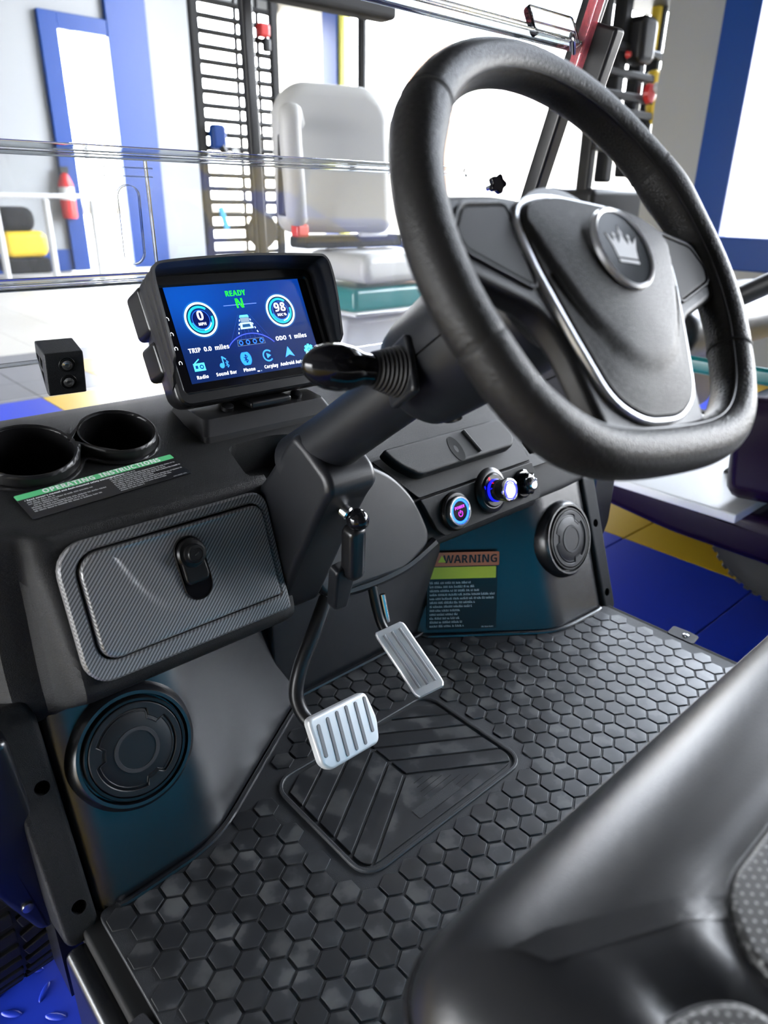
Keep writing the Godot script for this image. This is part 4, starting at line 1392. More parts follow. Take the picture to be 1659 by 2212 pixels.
	for pair in [[Vector2(-12, -12), Vector2(12, 10)], [Vector2(12, 10), Vector2(0, 22)], [Vector2(0, 22), Vector2(0, -26)], [Vector2(0, -26), Vector2(12, -14)], [Vector2(12, -14), Vector2(-12, 10)]]:
		stroke(im, Vector2(x0 + 2 * dx, y - 2) + pair[0], Vector2(x0 + 2 * dx, y - 2) + pair[1], 5, Color(0.02, 0.12, 0.34))
	dot(im, Vector2(x0 + 3 * dx, y - 4), 27, 36, blue, 0.75, TAU - 0.75)
	fill_poly(im, [Vector2(x0 + 3 * dx - 8, y - 20), Vector2(x0 + 3 * dx + 22, y - 4), Vector2(x0 + 3 * dx - 8, y + 12)], blue)
	fill_poly(im, [Vector2(x0 + 4 * dx, y - 42), Vector2(x0 + 4 * dx + 34, y + 22), Vector2(x0 + 4 * dx, y + 8), Vector2(x0 + 4 * dx - 34, y + 22)], Color(0.25, 0.58, 0.88))
	for i in 8:
		var d := Vector2.from_angle(TAU * i / 8)
		stroke(im, Vector2(x0 + 5 * dx, y - 4) + d * 20, Vector2(x0 + 5 * dx, y - 4) + d * 36, 16, bright)
	dot(im, Vector2(x0 + 5 * dx, y - 4), 0, 28, bright)
	dot(im, Vector2(x0 + 5 * dx, y - 4), 7, 12, Color(0.08, 0.30, 0.55))
	stroke(im, Vector2(424, 524), Vector2(440, 524), 6, Color(0.9, 0.9, 0.9))
	stroke(im, Vector2(448, 524), Vector2(454, 524), 6, Color(0.5, 0.6, 0.7))
	return ImageTexture.create_from_image(im)


func build_pedals() -> void:
	# brake: a broad plate with six rubber slots on a curved arm
	var b := thing("brake_pedal", "broad white-metal brake pedal with slanted grey rubber strips on a black arm", "pedal", Transform3D(Basis(), Vector3.ZERO))
	var p := facing(V3(0.490, 0.496, -0.618), V3(0.10, 0.50, 0.86)) * Transform3D(Basis(Vector3.BACK, deg_to_rad(-10)), Vector3.ZERO)
	put(b, "pad", plate(rounded([Vector2(-0.058, 0.034), Vector2(0.050, 0.040), Vector2(0.060, -0.002), Vector2(0.054, -0.036), Vector2(-0.040, -0.042), Vector2(-0.052, -0.030)], 0.010, 5), 0.012, 0.0045, 4), M.aluminium, p)
	for i in 6:
		var x := -0.043 + i * 0.0175
		var h: float = [0.046, 0.062, 0.064, 0.064, 0.062, 0.052][i]
		put(b, "rubber_strip", plate(rrect(0.0058, h, 0.0028, 4), 0.0022, 0.0008), M.rubber_strip, p * Transform3D(Basis(Vector3.BACK, 0.03), V3(x, [0.0, -0.004, -0.002, 0.0, 0.001, 0.008][i], 0.0108)))
	var arm := smooth([V3(0.490, 0.490, -0.626), V3(0.474, 0.486, -0.668), V3(0.470, 0.515, -0.695), V3(0.485, 0.555, -0.705), V3(0.52, 0.600, -0.715), V3(0.552, 0.636, -0.728)], 6)
	put(b, "arm", tube(arm, 0.011, 10, false, PackedFloat32Array(), 1.0, Vector3.RIGHT), M.rod_black)
	# accelerator: a long plate bent along its length
	var a := thing("accelerator_pedal", "narrow white-metal accelerator pedal, curved, with three grey rubber strips", "pedal", Transform3D(Basis(), Vector3.ZERO))
	var spine := smooth([V3(0.652, 0.557, -0.700), V3(0.658, 0.532, -0.677), V3(0.661, 0.506, -0.645), V3(0.658, 0.484, -0.605)], 6)
	var across := V3(0.93, 0.22, 0.28).normalized()
	put(a, "pad", curved_plate(spine, across, 0.052, 0.009, 0.006), M.aluminium, Transform3D(), 50)
	for k in 3:
		var line := PackedVector3Array()
		for i in range(2, spine.size() - 2):
			var t: Vector3 = (spine[i + 1] - spine[i - 1]).normalized()
			line.append(spine[i] + across * (k - 1) * 0.0138 + across.cross(t).normalized() * -0.0052)
		put(a, "rubber_strip", tube(line, 0.0029, 8, false, PackedFloat32Array(), 0.45, V3(0, 0.4, 0.9)), M.rubber_strip)
	put(a, "arm", tube(smooth([V3(0.656, 0.52, -0.675), V3(0.652, 0.555, -0.715), V3(0.650, 0.61, -0.735), V3(0.650, 0.622, -0.738)], 5), 0.008, 10), M.rod_black)
	put(a, "pivot_bar", tube(PackedVector3Array([V3(0.664, 0.60, -0.728), V3(0.664, 0.555, -0.715)]), 0.005, 10), M.steel)


func curved_plate(spine: PackedVector3Array, across: Vector3, w: float, thick: float, r: float) -> Soup:
	var secs := []
	for i in spine.size():
		var t := (spine[mini(i + 1, spine.size() - 1)] - spine[maxi(i - 1, 0)]).normalized()
		var n := t.cross(across).normalized()
		var e := float(mini(i, spine.size() - 1 - i))
		var ww := w * (0.84 if e == 0 else 0.97 if e == 1 else 1.0)
		var ring := PackedVector3Array()
		for p in rrect(ww, thick, thick * 0.45, 3):
			ring.append(spine[i] + across * p.x + n * p.y)
		secs.append(ring)
	return loft(secs)

func build_floor_mat() -> void:
	var t := thing("floor_mat", "black rubber floor mat of raised hexagons with a chevron heel plate", "floor mat")
	var top := FLOOR_Y + 0.006
	var base := plate(rounded([Vector2(0.150, 0.675), Vector2(0.150, -0.3), Vector2(1.275, -0.3), Vector2(1.275, 0.672), Vector2(1.10, 0.680), Vector2(0.87, 0.858), Vector2(0.59, 0.858), Vector2(0.318, 0.682)], 0.012), 0.006, 0.0015)
	put(t, "mat_sheet", base, M.mat_rubber, frame(V3(0, FLOOR_Y, 0), Vector3.RIGHT, Vector3.FORWARD))
	# heel plate: rim, two wings of slats and the flat foot with its fine lines
	var heel := holder(t, "heel_plate", frame(V3(0.594, top, -0.600), Vector3.RIGHT, Vector3.FORWARD))
	put(heel, "plate_rim", ring_plate(rrect(0.334, 0.224, 0.034, 6), rrect(0.322, 0.212, 0.028, 6), 0.0042, 0.0014), M.mat_rubber)
	var bed := rrect(0.308, 0.198, 0.022, 6)
	for sgn in [-1, 1]:
		for k in range(-3, 5):
			# slats climb towards the middle at about 32 degrees, 37 mm apart
			var y0 := -0.009 + 0.037 * k
			var slat := PackedVector2Array([Vector2(0.0035 * sgn, y0 + 0.002), Vector2(0.17 * sgn, y0 + 0.002 - 0.104), Vector2(0.17 * sgn, y0 + 0.0335 - 0.104), Vector2(0.0035 * sgn, y0 + 0.0335)])
			if k < 0:
				continue
			for piece in Geometry2D.intersect_polygons(ccw(slat), ccw(bed.duplicate())):
				put(heel, "slat", plate(piece, 0.0030, 0.0009, 2), M["mat_pad%d" % posmod(k, 2)], Transform3D(Basis(), V3(0, 0, -0.0005)))
	var foot_poly := PackedVector2Array([Vector2(0, -0.011), Vector2(0.17, -0.117), Vector2(0.17, -0.2), Vector2(-0.17, -0.2), Vector2(-0.17, -0.117)])
	for piece in Geometry2D.intersect_polygons(ccw(foot_poly), ccw(bed.duplicate())):
		put(heel, "foot_rest", plate(piece, 0.0028, 0.0008, 2), M.mat_pad1)
	var fine := Soup.new()
	for k in 7:
		var y := -0.030 - 0.009 * k
		var half := minf(0.145, (-y - 0.016) * 1.5)
		fine.add(box(half * 1.0, 0.0006, 0.0006), Transform3D(Basis(Vector3.BACK, 0.05), V3(half * 0.35, y, 0.0030)))
	put(heel, "fine_lines", fine, M.seam).set_meta("kind", "stuff")
	put(heel, "blank_plaque", plate(rrect(0.085, 0.018, 0.0015, 2), 0.0010), M.mat_rubber, Transform3D(Basis(), V3(0.0, -0.0760, 0.0026)))
	# hexagons, point to the front, 35.3 mm apart
	var pad := mesh_of(plate(ngon(0.0180, 6, PI / 2), 0.0026, 0.0008, 2), 40)
	var r := RandomNumberGenerator.new()
	r.seed = 5
	var eye := V3(0, 1.176, 0)
	var spots := []
	for row in 24:
		for col in 33:
			var p := V3(0.1692 + 0.0353 * col + (0.01765 if row % 2 == 1 else 0.0), top, -0.8318 + 0.0306 * row)
			if p.x > 1.257 or p.x < 0.160 or p.z > -0.02:
				continue
			var in_plate := absf(p.x - 0.594) < 0.182 and absf(p.z + 0.600) < 0.127
			var front := -0.665 - clampf((p.x - 0.318) / 0.275, 0, 1) * 0.18 if p.x < 0.72 else -0.665 - clampf((1.10 - p.x) / 0.23, 0, 1) * 0.18
			if in_plate or p.z < front + 0.010:
				continue
			var hidden := p.z > -0.02 - 0.35 + 0.0 and false
			spots.append([p.distance_to(eye) + (10.0 if p.z > -0.19 else 0.0), p])
	spots.sort_custom(func(a, b): return a[0] < b[0])
	var rest := Soup.new()
	var shape := plate(ngon(0.0180, 6, PI / 2), 0.0026, 0.0008, 2)
	for i in spots.size():
		var xf := frame(spots[i][1] - V3(0, 0.0006, 0), Vector3.RIGHT, Vector3.FORWARD)
		if i < 300:
			put_mesh(t, "hexagon", pad, M["mat_pad%d" % r.randi_range(0, 2)], xf)
		else:
			rest.add(shape, xf)
	if rest.v.size():
		put(t, "far_hexagons", rest, M.mat_pad1, Transform3D(), 40).set_meta("kind", "stuff")


func build_seat(cart: Node3D) -> void:
	var t := thing("bench_seat", "dark grey vinyl bench seat with perforated inserts beside the floor mat", "seat")
	var x0 := 0.176
	var x1 := 1.24
	var z0 := -0.200
	var z1 := 0.42
	# outline in plan, pulled up over a rolled edge
	var plan := rounded([Vector2(x0, z0), Vector2(x1, z0), Vector2(x1, z1), Vector2(x0, z1)], 0.070, 12)
	plan = ccw(plan)
	var fine := PackedVector2Array()
	for i in plan.size():
		var a := plan[i]
		var b := plan[(i + 1) % plan.size()]
		var n := maxi(1, int(a.distance_to(b) / 0.012))
		for k in n:
			fine.append(a.lerp(b, float(k) / n))
	var inserts := [[Vector2(0.372, -0.083), Vector2(0.345, -0.074), Vector2(0.326, -0.055), Vector2(0.322, -0.036), Vector2(0.335, 0.02), Vector2(0.36, 0.20), Vector2(0.62, 0.22), Vector2(0.62, -0.083)], [Vector2(0.256, -0.0690), Vector2(0.283, -0.0590), Vector2(0.300, -0.045), Vector2(0.302, -0.02), Vector2(0.31, 0.20), Vector2(0.20, 0.22), Vector2(0.205, -0.066)]]
	var rows := []
	for q in [[-0.006, 0.690], [0.0, 0.700], [-0.002, 0.722], [-0.0015, 0.736], [0.0, 0.746], [0.003, 0.757], [0.009, 0.769], [0.018, 0.780], [0.030, 0.789], [0.044, 0.796], [0.060, 0.8010], [0.076, 0.8035]]:
		var r := PackedVector3Array()
		for p in inset(fine, q[0]):
			r.append(V3(p.x, q[1], p.y))
		rows.append(r)
	var rim := inset(fine, 0.076)
	var centre := Vector2((x0 + x1) / 2, (z0 + z1) / 2)
	for j in range(1, 49):
		var f := pow(1.0 - j / 48.0, 1.2)
		var r := PackedVector3Array()
		for p in rim:
			var c := centre + (p - centre) * f
			r.append(V3(c.x, 0.8035 + 0.004 * smoothstep(0.0, 0.3, 1.0 - f) - 0.010 * dip(c, inserts), c.y))
		rows.append(r)
	put(t, "cushion", loft(rows, true), M.seat_vinyl, Transform3D(), 60)
	# piping where the top meets the boxing
	var pipe := PackedVector3Array()
	for p in inset(fine, -0.0005):
		pipe.append(V3(p.x, 0.7445, p.y))
	put(t, "piping", tube(pipe, 0.0028, 8, true), M.satin_black)
	# perforated inserts with their raised borders
	for poly in inserts:
		var flipped := []
		for p in poly:
			flipped.append(Vector2(p.x, -p.y))
		var ol := ccw(rounded(flipped, 0.022, 6))
		var at := frame(V3(0, 0.7945, 0), Vector3.RIGHT, Vector3.FORWARD)
		put(t, "perforated_insert", plate(ol, 0.0075, 0.005, 4), M.perforated_vinyl, at)
		var edge := PackedVector3Array()
		for p in inset(ol, -0.001):
			edge.append(at * V3(p.x, p.y, 0.0005))
		put(t, "insert_seam", tube(edge, 0.0022, 8, true), M.satin_black)
	put(t, "backrest", box(1.05, 0.46, 0.10, 0.04), M.seat_vinyl, Transform3D(Basis(Vector3.RIGHT, -0.2), V3(0.705, 1.05, 0.46)))
	var b := put(cart, "body_panel", box(1.07, 0.330, 0.5, 0.012), M.teal_paint, Transform3D(Basis(), V3(0.705, 0.525, 0.12)))
	b.set_meta("label", "teal painted body panel under the seat")
	put(b, "skirt", box(1.09, 0.03, 0.5, 0.006), M.rocker_plastic, Transform3D(Basis(), V3(0.0, 0.151, -0.002)))


func dip(c: Vector2, polys: Array) -> float:      # how far the top is drawn down towards the sewn-in inserts
	var best := 9.0
	for p in polys:
		if Geometry2D.is_point_in_polygon(c, PackedVector2Array(p)):
			return 1.0
		for i in p.size():
			best = minf(best, c.distance_to(Geometry2D.get_closest_point_to_segment(c, p[i - 1], p[i])))
	return pow(1.0 - smoothstep(0.0, 0.034, best), 1.3)


func build_windshield(cart: Node3D) -> void:
	var lean := V3(0, 0.93, -0.0)       # the lower pane stands almost upright at the cowl
	var up := V3(0, 0.985, 0.17)
	var t := thing("windshield", "clear acrylic lower windshield pane beyond the dashboard with a slotted inner edge", "windshield")
	var at := frame(V3(0.70, 1.06, -1.165), Vector3.RIGHT, up)
	put(t, "lower_pane", box(1.10, 0.36, 0.004), M.acrylic, at * Transform3D(Basis(), V3(0, 0.0, 0)))
	put(t, "pane_edge", box(1.10, 0.010, 0.008, 0.002), M.acrylic_solid, at * Transform3D(Basis(), V3(0, 0.181, 0)))
	put(t, "pane_lip", box(1.10, 0.006, 0.014, 0.002), M.acrylic_solid, at * Transform3D(Basis(), V3(0, 0.172, 0.006)))
	put(t, "seam_bar", box(0.42, 0.009, 0.010, 0.002), M.acrylic_solid, at * Transform3D(Basis(Vector3.BACK, 0.0), V3(-0.38, 0.0, 0.008)))
	put(t, "seam_bar", box(0.42, 0.005, 0.014, 0.002), M.acrylic_solid, at * Transform3D(Basis(Vector3.BACK, 0.0), V3(-0.38, -0.010, 0.008)))
	put(t, "end_edge", box(0.004, 0.17, 0.006, 0.001), M.acrylic_solid, at * Transform3D(Basis(Vector3.BACK, 0.09), V3(-0.162, 0.085, 0.006)))
	put(t, "slot_edge", ring_plate(rrect(0.036, 0.118, 0.0175, 8), rrect(0.033, 0.115, 0.0160, 8), 0.006), M.acrylic_solid, at * Transform3D(Basis(Vector3.BACK, 0.06), V3(-0.196, 0.076, 0.003)))
	for y in [0.146, 0.158]:
		put(t, "bend_line", box(0.075, 0.0016, 0.004), M.acrylic_solid, at * Transform3D(Basis(), V3(-0.195, y, 0.004)))
	put(t, "lower_edge", box(0.3, 0.004, 0.010), M.acrylic_solid, at * Transform3D(Basis(), V3(-0.47, -0.125, 0.002)))
	# raised upper pane: its lower rim crosses the top of the doorway view
	var u := thing("upper_windshield", "thick clear acrylic rim of the raised upper windshield above the steering wheel", "windshield")
	var a2 := frame(V3(0.700, 1.434, -0.872), Vector3.RIGHT, V3(0, 0.90, -0.43))
	put(u, "upper_pane", box(1.04, 0.05, 0.005), M.acrylic, a2 * Transform3D(Basis(), V3(0, 0.05, 0)))
	put(u, "rim_bar", box(1.04, 0.024, 0.012, 0.003), M.acrylic_solid, a2)
	put(u, "rim_lip", box(1.04, 0.007, 0.024, 0.002), M.acrylic_solid, a2 * Transform3D(Basis(), V3(0, -0.012, 0.008)))
	put(u, "rim_end", box(0.13, 0.046, 0.014, 0.004, 0.010), M.acrylic_solid, a2 * Transform3D(Basis(), V3(0.455, 0.012, 0.010)))
	put(u, "hinge_clip", tube(smooth([V3(0.50, -0.022, 0.008), V3(0.485, -0.006, 0.022), V3(0.475, -0.020, 0.030), V3(0.49, -0.034, 0.016)], 5), 0.0035, 8), M.steel, a2)
	# clamp block bolted to the pane's lower corner
	var c := thing("windshield_clamp", "black plastic windshield clamp with two bolts above the cup holders", "clamp", frame(V3(0.335, 0.951, -1.045), V3(1, 0, 0.10), V3(0, 0.97, 0.22)).scaled_local(Vector3.ONE * 1.12))
	var prof := [Vector2(-0.034, 0.026), Vector2(0.010, 0.026), Vector2(0.012, 0.020), Vector2(0.012, -0.030), Vector2(0.004, -0.030), Vector2(-0.034, 0.004)]
	var body := plate(rounded(prof, 0.002, 2), 0.046, 0.002, 3, true)
	var pocket := []
	for q in [[Vector2(-0.030, 0.012), Vector2(-0.018, 0.012), Vector2(-0.018, 0.002), Vector2(-0.026, 0.004)], [Vector2(-0.014, 0.014), Vector2(-0.002, 0.012), Vector2(-0.004, 0.0), Vector2(-0.012, 0.002)], [Vector2(-0.014, -0.004), Vector2(-0.002, -0.004), Vector2(0.0, -0.018), Vector2(-0.006, -0.014)]]:
		pocket.append(plate(ccw(PackedVector2Array(q)), 0.03).moved(Transform3D(Basis(), V3(0, 0, 0.030))))
	put_carved(c, "block", body, pocket, M.clamp_nylon, frame(V3(0.023, 0, 0), V3(0, 0, 1), V3(0, 1, 0)), 35)
	for y in [0.010, -0.013]:
		put(c, "bolt", lathe([Vector2(0, 0.0), Vector2(0.0068, 0.0), Vector2(0.0062, 0.0022), Vector2(0.004, 0.0034), Vector2(0.0028, 0.0034), Vector2(0.0026, 0.0018), Vector2(0, 0.0018)], 24), M.steel, Transform3D(Basis(), V3(0.002, y, 0.0118)))
		put(c, "washer", ring_plate(ngon(0.0098, 28), ngon(0.0078, 28), 0.0012, 0.0004), M.smooth_black, Transform3D(Basis(), V3(0.002, y, 0.0118)))
	# passenger-side windshield post and its star knob
	var p := holder(cart, "windshield_post")
	put(p, "tube", plate(rrect(0.034, 0.034, 0.006, 3), 0.90, 0.0).moved(facing(V3(1.262, 0.868, -1.058), V3(0, 0.955, 0.297))), M.smooth_black)
	put(p, "bracket", box(0.03, 0.12, 0.075, 0.006), M.satin_black, facing(V3(1.262, 1.405, -0.855), V3(0, -0.297, 0.955)))
	put(p, "reflector", box(0.02, 0.26, 0.022, 0.004), M.pink_acrylic, facing(V3(1.236, 1.50, -0.838), V3(0, -0.297, 0.955)))
	var k := holder(t, "star_knob", facing(V3(1.22, 1.208, -1.02), V3(-0.3, 0.2, 0.9)))
	var star := PackedVector2Array()
	for i in 40:
		star.append(Vector2.from_angle(TAU * i / 40) * (0.0165 + 0.0024 * cos(5.0 * TAU * i / 40)))
	put(k, "grip", plate(star, 0.014, 0.0025, 3, true), M.gloss_black)
	put(k, "stud", lathe([Vector2(0, -0.03), Vector2(0.005, -0.03), Vector2(0.005, 0.0), Vector2(0, 0)], 16), M.steel)


func wheel_of(cart: Node3D, called: String, at: Vector3, r: float, w: float, turn: float) -> Node3D:
	var t := holder(cart, called, Transform3D(Basis(Vector3.UP, turn), at))
	var rot := Transform3D(Basis(Vector3.UP, PI / 2), Vector3.ZERO)
	put(t, "tyre", lathe([Vector2(r * 0.55, -w * 0.40), Vector2(r * 0.72, -w * 0.5), Vector2(r * 0.90, -w * 0.49), Vector2(r * 0.965, -w * 0.42), Vector2(r * 0.975, 0.0), Vector2(r * 0.965, w * 0.42), Vector2(r * 0.90, w * 0.49), Vector2(r * 0.72, w * 0.5), Vector2(r * 0.55, w * 0.40)], 64), M.tyre_rubber, rot)
	var tread := Soup.new()
	var n := 52
	for i in n:
		for k in 3:
			var a := TAU * (i + 0.33 * k) / n
			var b := box(w * 0.27, r * 0.075, r * 0.04, 0.002)
			var x := (k - 1) * w * 0.305
			tread.add(b, Transform3D(Basis(Vector3.RIGHT, a) * Basis(Vector3.BACK, 0.25 * (k - 1)), V3(x, 0, 0) + Basis(Vector3.RIGHT, a) * V3(0, 0, r * 0.975)))
	put(t, "tread", tread, M.tyre_rubber).set_meta("kind", "stuff")
	put(t, "rim", lathe([Vector2(0, -0.02), Vector2(r * 0.2, -0.02), Vector2(r * 0.25, -w * 0.2), Vector2(r * 0.5, -w * 0.25), Vector2(r * 0.56, -w * 0.42), Vector2(r * 0.56, w * 0.42), Vector2(r * 0.5, w * 0.25), Vector2(r * 0.25, w * 0.2), Vector2(r * 0.2, 0.02), Vector2(0, 0.02)], 40), M.gloss_black, rot)
	return t

# ------------------------------------------------------------------ the showroom
func slab(parent: Node, called: String, lo: Vector3, hi: Vector3, m: Material, bevel := 0.0) -> MeshInstance3D:
	var d := hi - lo
	return put(parent, called, box(d.x, d.y, d.z, bevel), m, Transform3D(Basis(), (lo + hi) / 2))


func build_room() -> void:
	# floor: interlocking half-metre tiles on a slab
	var fl := structure(holder(self, "floor"))
	slab(fl, "screed", V3(-6, -0.2, -13.2), V3(9.4, -0.016, 7), M.concrete)
	var colour := func(i: int, j: int) -> String:
		if j <= -13:
			return "pale"
		if j <= -10:
			return "yellow" if i >= 4 and i < 7 and j >= -11 else "grey"
		if j == -9:
			return "blue" if i < 3 else "yellow"
		if j == -8:
			return "yellow"
		return "yellow" if i <= -2 else "blue" if i < 5 or (i + j) % 5 == 0 else "yellow"
	var tile := mesh_of(plate(rrect(0.496, 0.496, 0.004, 1), 0.014, 0.002, 1), 30)
	var spots := []
	for i in range(-6, 18):
		for j in range(-22, 6):
			var c := V3(i * 0.5 + 0.10, -0.014, j * 0.5 + 0.05)
			spots.append([Vector2(c.x, c.z + 1.0).length(), c, colour.call(i, j)])
	spots.sort_custom(func(a, b): return a[0] < b[0])
	var rest := {"blue": Soup.new(), "yellow": Soup.new(), "grey": Soup.new(), "pale": Soup.new()}
	var far := plate(rrect(0.496, 0.496, 0.004, 1), 0.014, 0.0)
	for k in spots.size():
		var xf := frame(spots[k][1], Vector3.RIGHT, Vector3.FORWARD)
		if k < 290:
			put_mesh(fl, "tile", tile, M["tile_" + spots[k][2]], xf)
		else:
			rest[spots[k][2]].add(far, xf)
	for k in rest:
		if rest[k].v.size():
			put(fl, "far_tiles", rest[k], M["tile_" + k]).set_meta("kind", "stuff")
	# tread-plate bars on the nearest tiles
	var bar := loft([lens_ring(0.034, 0.006, 0.0), lens_ring(0.030, 0.0045, 0.0022), lens_ring(0.022, 0.0025, 0.0030)])
	var bars := Soup.new()
	for i in range(-12, 14):
		for j in range(-40, -12):
			var p := V3(i * 0.05, 0.0, j * 0.05)
			if p.x > 0.5:
				continue
			bars.add(bar, Transform3D(Basis(Vector3.UP, PI / 4 if posmod(i + j, 2) == 0 else -PI / 4), p))
	put(fl, "tread_bars", bars, M.tile_blue, Transform3D(), 50).set_meta("kind", "stuff")

	# walls, with the openings the daylight comes through
	var wf := structure(holder(self, "wall_front"))
	slab(wf, "panel", V3(-6, 0, -13.3), V3(4.62, 7, -13.0), M.wall_panel)
	slab(wf, "panel", V3(4.62, 3.72, -13.3), V3(6.1, 7, -13.0), M.wall_panel)
	slab(wf, "panel", V3(6.1, 0, -13.3), V3(7.35, 7, -13.0), M.wall_panel)
	slab(wf, "skirting", V3(-6, 0, -13.0), V3(4.62, 0.34, -12.96), M.blue_frame)
	slab(wf, "header", V3(7.35, 4.3, -13.3), V3(9.4, 7, -13.0), M.wall_panel)
	var d := structure(holder(self, "door_1"))
	slab(d, "frame_post", V3(4.60, 0, -13.02), V3(4.88, 3.72, -12.9), M.blue_frame, 0.01)
	slab(d, "frame_post", V3(5.66, 0, -13.02), V3(6.34, 4.7, -12.9), M.blue_frame, 0.01)
	slab(d, "frame_head", V3(4.88, 3.50, -13.01), V3(5.66, 3.72, -12.91), M.blue_frame, 0.01)
	slab(d, "leaf_edge", V3(5.12, 0.02, -13.2), V3(5.20, 3.52, -13.12), M.cream_wall, 0.01)
	# right-hand wall with a tall window, and a glazed bay beyond it
	var wr := structure(holder(self, "wall_right"))
	slab(wr, "panel", V3(6.0, 0, -3.42), V3(6.3, 7, -2.85), M.wall_panel)
	slab(wr, "sill_wall", V3(6.0, 0, -2.85), V3(6.3, 0.78, 7), M.wall_panel)
	slab(wr, "header", V3(6.0, 6.7, -2.85), V3(6.3, 7, 7), M.wall_panel)
	slab(wr, "return_panel", V3(6.3, 0, -3.42), V3(9.4, 7, -3.12), M.wall_panel)
	slab(wr, "sill_wall", V3(9.0, 0, -13.3), V3(9.4, 0.4, -3.42), M.wall_panel)
	slab(wr, "header", V3(9.0, 6.7, -13.3), V3(9.4, 7, -3.42), M.wall_panel)
	slab(wr, "cream_panel", V3(9.0, 0.4, -13.3), V3(9.4, 6.7, -11.5), M.cream_wall)
	var w1 := structure(holder(self, "window_1"))
	slab(w1, "frame_post", V3(5.90, 0.74, -2.93), V3(6.04, 6.8, -2.66), M.blue_frame, 0.01)
	slab(w1, "frame_sill", V3(5.90, 0.72, -2.93), V3(6.04, 0.96, 7), M.blue_frame, 0.01)
	slab(w1, "frame_head", V3(5.90, 6.6, -2.93), V3(6.04, 6.8, 7), M.blue_frame, 0.01)
	slab(w1, "frame_post", V3(5.90, 0.74, 1.9), V3(6.04, 6.8, 2.1), M.blue_frame, 0.01)
	slab(w1, "pane", V3(6.1, 0.9, -2.8), V3(6.11, 6.7, 7), M.window_glass)
	var w2 := structure(holder(self, "window_2"))
	slab(w2, "frame_sill", V3(8.86, 0.30, -11.5), V3(9.05, 0.55, -3.42), M.blue_frame, 0.01)
	slab(w2, "frame_post", V3(8.86, 0.3, -11.5), V3(9.05, 6.7, -11.1), M.blue_frame, 0.01)
	slab(w2, "yellow_edge", V3(8.9, 0.5, -11.1), V3(9.05, 6.7, -10.95), M.yellow_green, 0.01)
	slab(w2, "pane", V3(9.1, 0.5, -11.2), V3(9.11, 6.7, -3.42), M.window_glass)
	# rear and driver's side: roll-up doors stand open
	var wl := structure(holder(self, "wall_left"))
	slab(wl, "panel", V3(-6.3, 0, -13.3), V3(-6, 7, -5), M.charcoal_panel)
	slab(wl, "header", V3(-6.3, 2.5, -5), V3(-6, 7, 0.5), M.charcoal_panel)
	slab(wl, "panel", V3(-6.3, 0, 0.5), V3(-6, 7, 7.3), M.charcoal_panel)
	var wb := structure(holder(self, "wall_back"))
	slab(wb, "panel", V3(-6.3, 0, 7), V3(4, 7, 7.3), M.charcoal_panel)
	slab(wb, "panel", V3(4, 0, 7), V3(9.4, 7, 7.3), M.charcoal_panel)
	var ce := structure(holder(self, "ceiling"))
	slab(ce, "panel", V3(-6.3, 7, -13.3), V3(9.4, 7.2, 7.3), M.ceiling_panel)
	# ground and a pale building outside
	var g := structure(holder(self, "ground"))
	slab(g, "paving", V3(-60, -0.3, -60), V3(60, -0.21, 60), M.concrete)
	var b := thing("far_building", "pale cream rendered building outside the windows", "building")
	slab(b, "wall", V3(16, -0.2, -26), V3(18, 3.3, -6.5), M.cream_wall)
	slab(b, "brick_pier", V3(15.8, -0.2, -16.6), V3(16.1, 5.2, -15.2), M.brown_brick)
	slab(b, "brick_pier", V3(13.8, -0.2, -4.4), V3(14.1, 1.9, -2.6), M.brown_brick)


func lens_ring(l: float, w: float, y: float) -> PackedVector3Array:
	var r := PackedVector3Array()
	for i in 12:
		var a := TAU * i / 12
		r.append(V3(cos(a) * l / 2, y, sin(a) * w))
	return r


